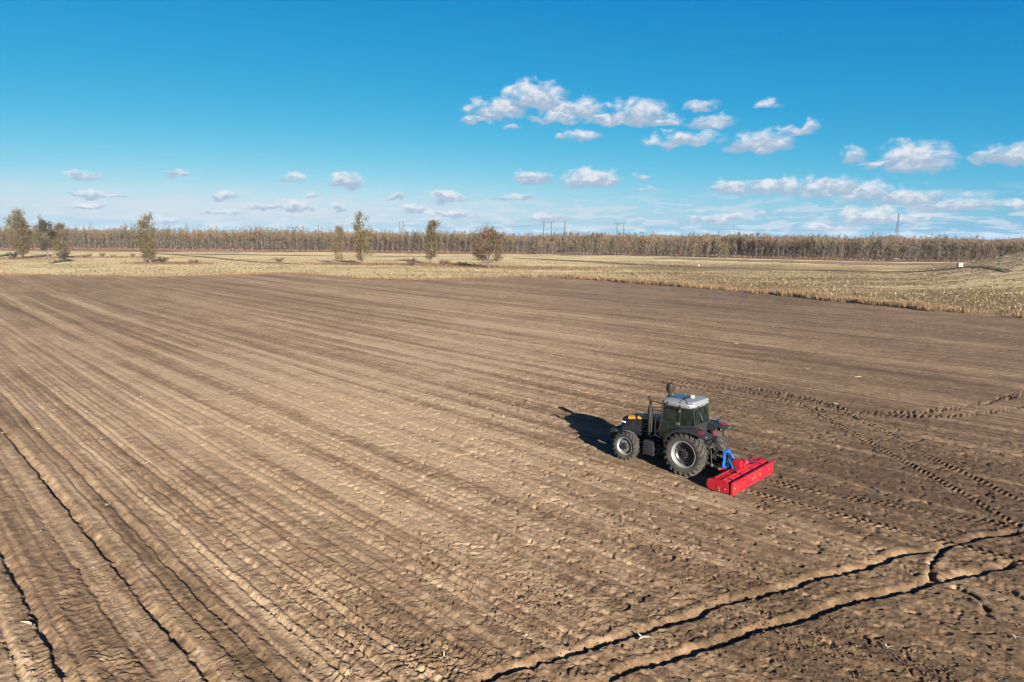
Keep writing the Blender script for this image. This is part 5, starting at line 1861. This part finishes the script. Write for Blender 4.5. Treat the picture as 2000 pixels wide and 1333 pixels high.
def portal_pylon(name, label, x, y, h, span, rz, thick=0.30):
    T = empty(name, (x, y, 0), rz)
    tag(T, label, 'pylon')
    sp = span / 2
    for sg in (1, -1):
        # each leg: a slim lattice that tapers down to its foot
        b = B()
        top, foot = Vector((sg * sp, 0, h * 0.93)), Vector((sg * sp * 1.28, 0, 0))
        for dx, dy in ((1, 1), (1, -1), (-1, 1), (-1, -1)):
            b.tube([foot + Vector((dx * 0.15, dy * 0.15, 0)), foot.lerp(top, 0.85) + Vector((dx * 0.42, dy * 0.42, 0)), top + Vector((dx * 0.38, dy * 0.38, 0))], thick * 0.36, 4)
        for i in range(12):
            q0, q1 = foot.lerp(top, i / 12), foot.lerp(top, (i + 1) / 12)
            w0 = 0.15 + 0.30 * i / 12
            s = 1 if i % 2 else -1
            b.tube([q0 + Vector((-s * w0, w0, 0)), q1 + Vector((s * w0, w0, 0))], thick * 0.2, 3)
            b.tube([q0 + Vector((s * w0, -w0, 0)), q1 + Vector((-s * w0, -w0, 0))], thick * 0.2, 3)
        b.build('leg', M_GALV, T)
        # earth wire peak, splayed outwards
        B().tube([(sg * sp, 0, h * 0.90), (sg * sp * 1.15, 0, h * 0.95), (sg * sp * 1.75, 0, h)], [thick * 0.7, thick * 0.5, thick * 0.2], 4).build('peak', M_GALV, T)
        B().tube([(sg * sp * 1.85, 0, h * 0.91), (sg * sp * 1.85, 0, h * 0.83)], thick * 0.3, 5).build('insulator', M_GALV, T)
    B().tube([(0, 0, h * 0.91), (0, 0, h * 0.83)], thick * 0.3, 5).build('insulator', M_GALV, T)
    b = B()
    for dz in (0.0, 0.9):
        b.tube([(-sp * 2.0, 0, h * 0.905 + dz * 0.4), (-sp * 1.0, 0, h * 0.905 + dz), (sp * 1.0, 0, h * 0.905 + dz), (sp * 2.0, 0, h * 0.905 + dz * 0.4)], thick * 0.36, 4)
    for i in range(9):
        xx = -sp + 2 * sp * i / 9
        b.tube([(xx, 0, h * 0.905 + (0.9 if i % 2 else 0)), (xx + 2 * sp / 9, 0, h * 0.905 + (0 if i % 2 else 0.9))], thick * 0.22, 3)
    b.build('crossarm', M_GALV, T)
    return T


portal_pylon('portal_pylon', 'twin legged pylon with splayed peaks above the forest just left of the single mast', 35.2, 720.4, 25, 7.2, R(4))
portal_pylon('portal_pylon', 'twin legged pylon standing right of the single mast above the forest', 112.9, 745.9, 25, 6.6, R(-6))
portal_pylon('portal_pylon', 'tiny faint twin legged pylon leftmost above the forest', -509.5, 1452.9, 25, 16, R(20), 0.5)
portal_pylon('portal_pylon', 'tiny faint twin legged pylon right of the leftmost faint pylon', -438.9, 1415.0, 25, 11, R(18), 0.5)


def lattice_mast(name, label, x, y, h, w0, w1, seg, m, arms=(), leg_r=0.06, br=0.035, skew=0.0, foot=None, cat='pylon', upper=None):
    T = empty(name, (x, y, float(terrain(x, y))), R(8))
    tag(T, label, cat)
    c4 = ((1, 1), (1, -1), (-1, -1), (-1, 1))
    pt = lambda k, q: Vector(((k[0] * (w0 + (w1 - w0) * q) + skew * (1 - q) * -1), k[1] * (w0 + (w1 - w0) * q), h * q))
    for k in c4:
        B().tube([pt(k, 0), pt(k, 1)], [leg_r, leg_r * 0.6], 4).build('leg', m, T)
    for part, lo, hi, mm in (('bracing', 0, seg if upper is None else int(seg * upper[0]), m),) + (() if upper is None else (('bracing', int(seg * upper[0]), int(seg * upper[1]), upper[2]), ('bracing', int(seg * upper[1]), seg, m))):
        b = B()
        for i in range(lo, hi):
            q0, q1 = i / seg, (i + 1) / seg
            for a in range(4):
                k0, k1 = c4[a], c4[(a + 1) % 4]
                b.tube([pt(k0, q0), pt(k1, q1)], br, 3)
                b.tube([pt(k1, q0), pt(k0, q1)], br, 3)
                b.tube([pt(k0, q1), pt(k1, q1)], br, 3)
        b.build('bracing', mm, T)
    for (z, L) in arms:
        B().tube([(-L, 0, z), (0, 0, z + 0.5), (L, 0, z)], [leg_r * 0.6, leg_r, leg_r * 0.6], 4).build('crossarm', m, T)
    B().tube([(0, 0, h), (0, 0, h * 1.035)], leg_r * 0.6, 5).build('tip', m, T)
    if foot:
        B().box((0, 0, foot[1]), (foot[0], foot[0], 0.25), 0.02).build('platform', M_CONC, T)
        for k in c4:
            B().box((k[0] * w0, k[1] * w0, foot[1] / 2 - 0.1), (0.25, 0.25, foot[1] + 0.2)).build('footing', M_CONC, T)
    return T


lattice_mast('lattice_tower', 'tall narrow lattice tower with a red tinged middle in front of the forest at right', 166.2, 307.0, 20.4, 1.12, 0.10, 16, M_TOWER, leg_r=0.05, br=0.024, skew=0.3, foot=(2.9, 0.9), cat='tower', upper=(0.55, 0.75, M_TOWERRED))
lattice_mast('lattice_pylon', 'lattice pylon with crossarms left of the compact poplar above the forest', -131.4, 852.5, 26, 1.9, 0.45, 10, M_GALV, arms=((25.5, 6.0), (21, 2.4), (16.0, 5.2)), leg_r=0.2, br=0.09)
lattice_mast('slim_mast', 'slim mast close left of the crossarm pylon above the forest', -129.3, 811.9, 24, 0.5, 0.2, 12, M_GALV, leg_r=0.12, br=0.06, cat='mast')
lattice_mast('slim_mast', 'slim single mast between the two big twin legged pylons', 49.0, 668.5, 24, 0.5, 0.22, 12, M_GALV, leg_r=0.12, br=0.07, cat='mast')
lattice_mast('slim_mast', 'faint slim mast left of the thin sparse tree above the forest', -316.1, 1156.4, 25, 0.7, 0.3, 10, M_GALV, leg_r=0.2, br=0.1, cat='mast')


def cable(x0, pts, sag, label, grp, r=0.05):
    P = []
    for (a, b) in zip(pts[:-1], pts[1:]):
        a, b = Vector(a), Vector(b)
        for i in range(14):
            t = i / 14
            p = a.lerp(b, t)
            p.z -= 4 * sag * t * (1 - t)
            P.append(p)
    P.append(Vector(pts[-1]))
    o = B().tube(P, r, 4).build('power_cable', M_GALV)
    tag(o, label, 'cable', grp)


for dx in (-6.4, 0, 6.4):
    cable(0, [(-131.4 + dx * 0.8, 852.5, 21), (35.2 + dx, 720.4, 20.8), (112.9 + dx, 745.9, 20.8), (430 + dx * 1.5, 800, 20), (700, 800 - dx * 2, 20)], 3.0, 'thin power cable strung from pylon to pylon above the forest', 'power cables above the forest', 0.035)
for dx in (-5.8, 5.8):
    cable(0, [(-131.4 + dx * 0.6, 852.5, 26), (35.2 + dx, 720.4, 25), (112.9 + dx, 745.9, 25), (430 + dx * 1.5, 800, 25), (700, 800 - dx * 2, 25)], 2.0, 'thin earth wire strung along the pylon tops above the forest', 'earth wires above the forest', 0.025)

# white liquid tank in a cage beside the track
M_TANK = mat('white_tank_plastic', (0.36, 0.36, 0.35), 0.45, var=0.04)


def build_tank():
    x, y = 112.0, 176.4
    T = empty('liquid_tank', (x, y, float(terrain(x, y)) + 0.02), R(-28))
    tag(T, 'white caged liquid tank standing beside the dirt track at far right', 'tank')
    B().loft([rrect(0.42, -0.52, 0.52, 0.55, 0.12), rrect(1.42, -0.52, 0.52, 0.55, 0.12), rrect(1.48, -0.46, 0.46, 0.49, 0.12)], smooth=True).build('tank_body', M_TANK, T)
    B().lathe([(1.46, 0.10), (1.54, 0.10), (1.55, 0.0)], 14, axis='z').build('lid', M_FRAME, T)
    for i in range(5):
        B().tube([p for p in rrect(0.46 + 0.24 * i, -0.55, 0.55, 0.58, 0.10)] + [rrect(0.46 + 0.24 * i, -0.55, 0.55, 0.58, 0.10)[0]], 0.018, 5, cap=False).build('cage_hoop', M_GALV, T)
    for (px, py) in [(-0.56, yy) for yy in (-0.4, -0.13, 0.13, 0.4)] + [(0.56, yy) for yy in (-0.4, -0.13, 0.13, 0.4)] + [(xx, 0.59) for xx in (-0.35, 0, 0.35)] + [(xx, -0.59) for xx in (-0.35, 0, 0.35)]:
        B().tube([(px, py, 0.40), (px, py, 1.48)], 0.016, 5).build('cage_bar', M_GALV, T)
    B().box((0, 0, 0.37), (1.12, 1.18, 0.08), 0.01).build('pallet_deck', M_FRAME, T)
    for xx in (-0.48, 0, 0.48):
        for yy in (-0.5, 0.5):
            B().box((xx, yy, 0.16), (0.12, 0.12, 0.36)).build('pallet_foot', M_FRAME, T)


build_tank()

# a white sack dropped at the edge of the stubble
b = B().loft([rrect(0.0, -0.45, 0.45, 0.32, 0.2), rrect(0.25, -0.52, 0.50, 0.38, 0.22), rrect(0.50, -0.40, 0.42, 0.30, 0.2), rrect(0.66, -0.12, 0.2, 0.12, 0.08), rrect(0.82, -0.2, 0.26, 0.05, 0.04)])
o = b.build('white_sack', M_WHITE)
o.location = (60.9, 230.4, float(terrain(60.9, 230.4)) + 0.1)
o.scale = (0.62, 0.62, 0.62)
tag(o, 'small white sack lying beside the dirt track right of the middle', 'sack')

# pale husks of maize scattered on the worked soil
M_PALEHUSK = leaf_mat('pale_husk', [(0.30, 0.25, 0.17), (0.36, 0.31, 0.22)], trans=0.2)
HUSKS = [
    (-11.75, 15.91, 0.45, 'bent pale husk strip across the smooth ridge at lower left'), (3.19, 15.52, 0.36, 'torn pale husk lying between the two wheel ruts'),
    (8.83, 15.13, 0.30, 'pale husk lying below the wheel ruts at lower right'), (12.15, 15.59, 0.28, 'pale husk at the right edge below the wheel ruts'),
    (-47.11, 86.01, 0.5, None), (-21.64, 40.03, 0.4, None), (-24.84, 36.9, 0.4, None), (-22.61, 36.4, 0.4, None), (-23.03, 33.19, 0.45, None), (-24.12, 32.27, 0.35, None),
    (-19.03, 31.55, 0.4, None), (-16.24, 31.29, 0.3, None), (-9.7, 70.0, 0.6, None), (-1.91, 53.95, 0.4, None), (20.19, 62.27, 0.6, None), (27.81, 74.0, 0.5, None), (55.2, 79.52, 0.7, None),
    (21.58, 50.36, 0.5, None), (18.82, 39.58, 0.4, None), (23.8, 47.45, 0.5, None), (-11.01, 26.6, 0.3, None), (-15.28, 28.21, 0.25, None), (-14.25, 23.57, 0.3, None), (0.36, 15.55, 0.16, None),
    (-1.48, 14.65, 0.25, None), (-2.43, 19.97, 0.25, None), (3.16, 17.91, 0.14, None)]
HV = []
rs_h = np.random.default_rng(9)
for k in range(4):
    Vs, Fs = [], []
    n = 0
    for q in range(2 if k else 1):
        a0 = rs_h.uniform(0, 6.28)
        t = np.linspace(-0.5, 0.5, 7)
        c = rs_h.uniform(0.5, 1.4)
        px = t
        py = c * t * t * (1 if q else -1)
        pz = 0.10 + 0.22 * (t * t) + rs_h.normal(0, 0.02, 7)
        w = 0.085 * (1 - (2 * np.abs(t)) ** 2.5) + 0.012
        L = np.stack([px, py - w, pz + 0.03], -1)
        M_ = np.stack([px, py, pz], -1)
        Rr = np.stack([px, py + w, pz + 0.05], -1)
        G = np.stack([L, M_, Rr], 0)
        ca, sa = math.cos(a0), math.sin(a0)
        G = np.stack([G[..., 0] * ca - G[..., 1] * sa, G[..., 0] * sa + G[..., 1] * ca, G[..., 2]], -1)
        idx = n + np.arange(21).reshape(3, 7)
        Vs.append(G.reshape(-1, 3))
        Fs.append(np.stack([idx[:-1, :-1], idx[:-1, 1:], idx[1:, 1:], idx[1:, :-1]], -1).reshape(-1, 4))
        n += 21
    HV.append(raw_mesh('corn_husk', np.concatenate(Vs), np.concatenate(Fs), M_PALEHUSK, True, attrs={'tint': ('FLOAT', rs_h.uniform(0, 1, n))}))
for i, (x, y, s_, lab) in enumerate(HUSKS):
    hz, _, _, _ = soil(np.array([x]), np.array([y]), np.array([0.05]))
    o = link('corn_husk', HV[i % 4] if i else HV[0])
    o.location = (x, y, float(hz[0]) + 0.005)
    o.rotation_euler = (0, 0, rs_h.uniform(0, 6.28) if i else R(20))
    o.scale = (s_, s_, s_)
    tag(o, lab or 'tiny pale husk scrap lying on the bare worked soil', 'corn husk', None if lab else 'tiny husk scraps on the soil')

# ------------------------------------------------------------------ thin haze over the plain
hm = bpy.data.materials.new('haze')
hm.use_nodes = True
hm.node_tree.nodes.remove(hm.node_tree.nodes['Principled BSDF'])
pv = hm.node_tree.nodes.new('ShaderNodeVolumePrincipled')
pv.inputs['Color'].default_value = (0.80, 0.88, 1.0, 1)
pv.inputs['Density'].default_value = HAZE
pv.inputs['Anisotropy'].default_value = 0.0
hm.node_tree.links.new(pv.outputs[0], hm.node_tree.nodes['Material Output'].inputs['Volume'])
o = B().box((0, 0, 14.5), (6100, 6100, 33)).build('haze', hm)
tag(o, kind='stuff')
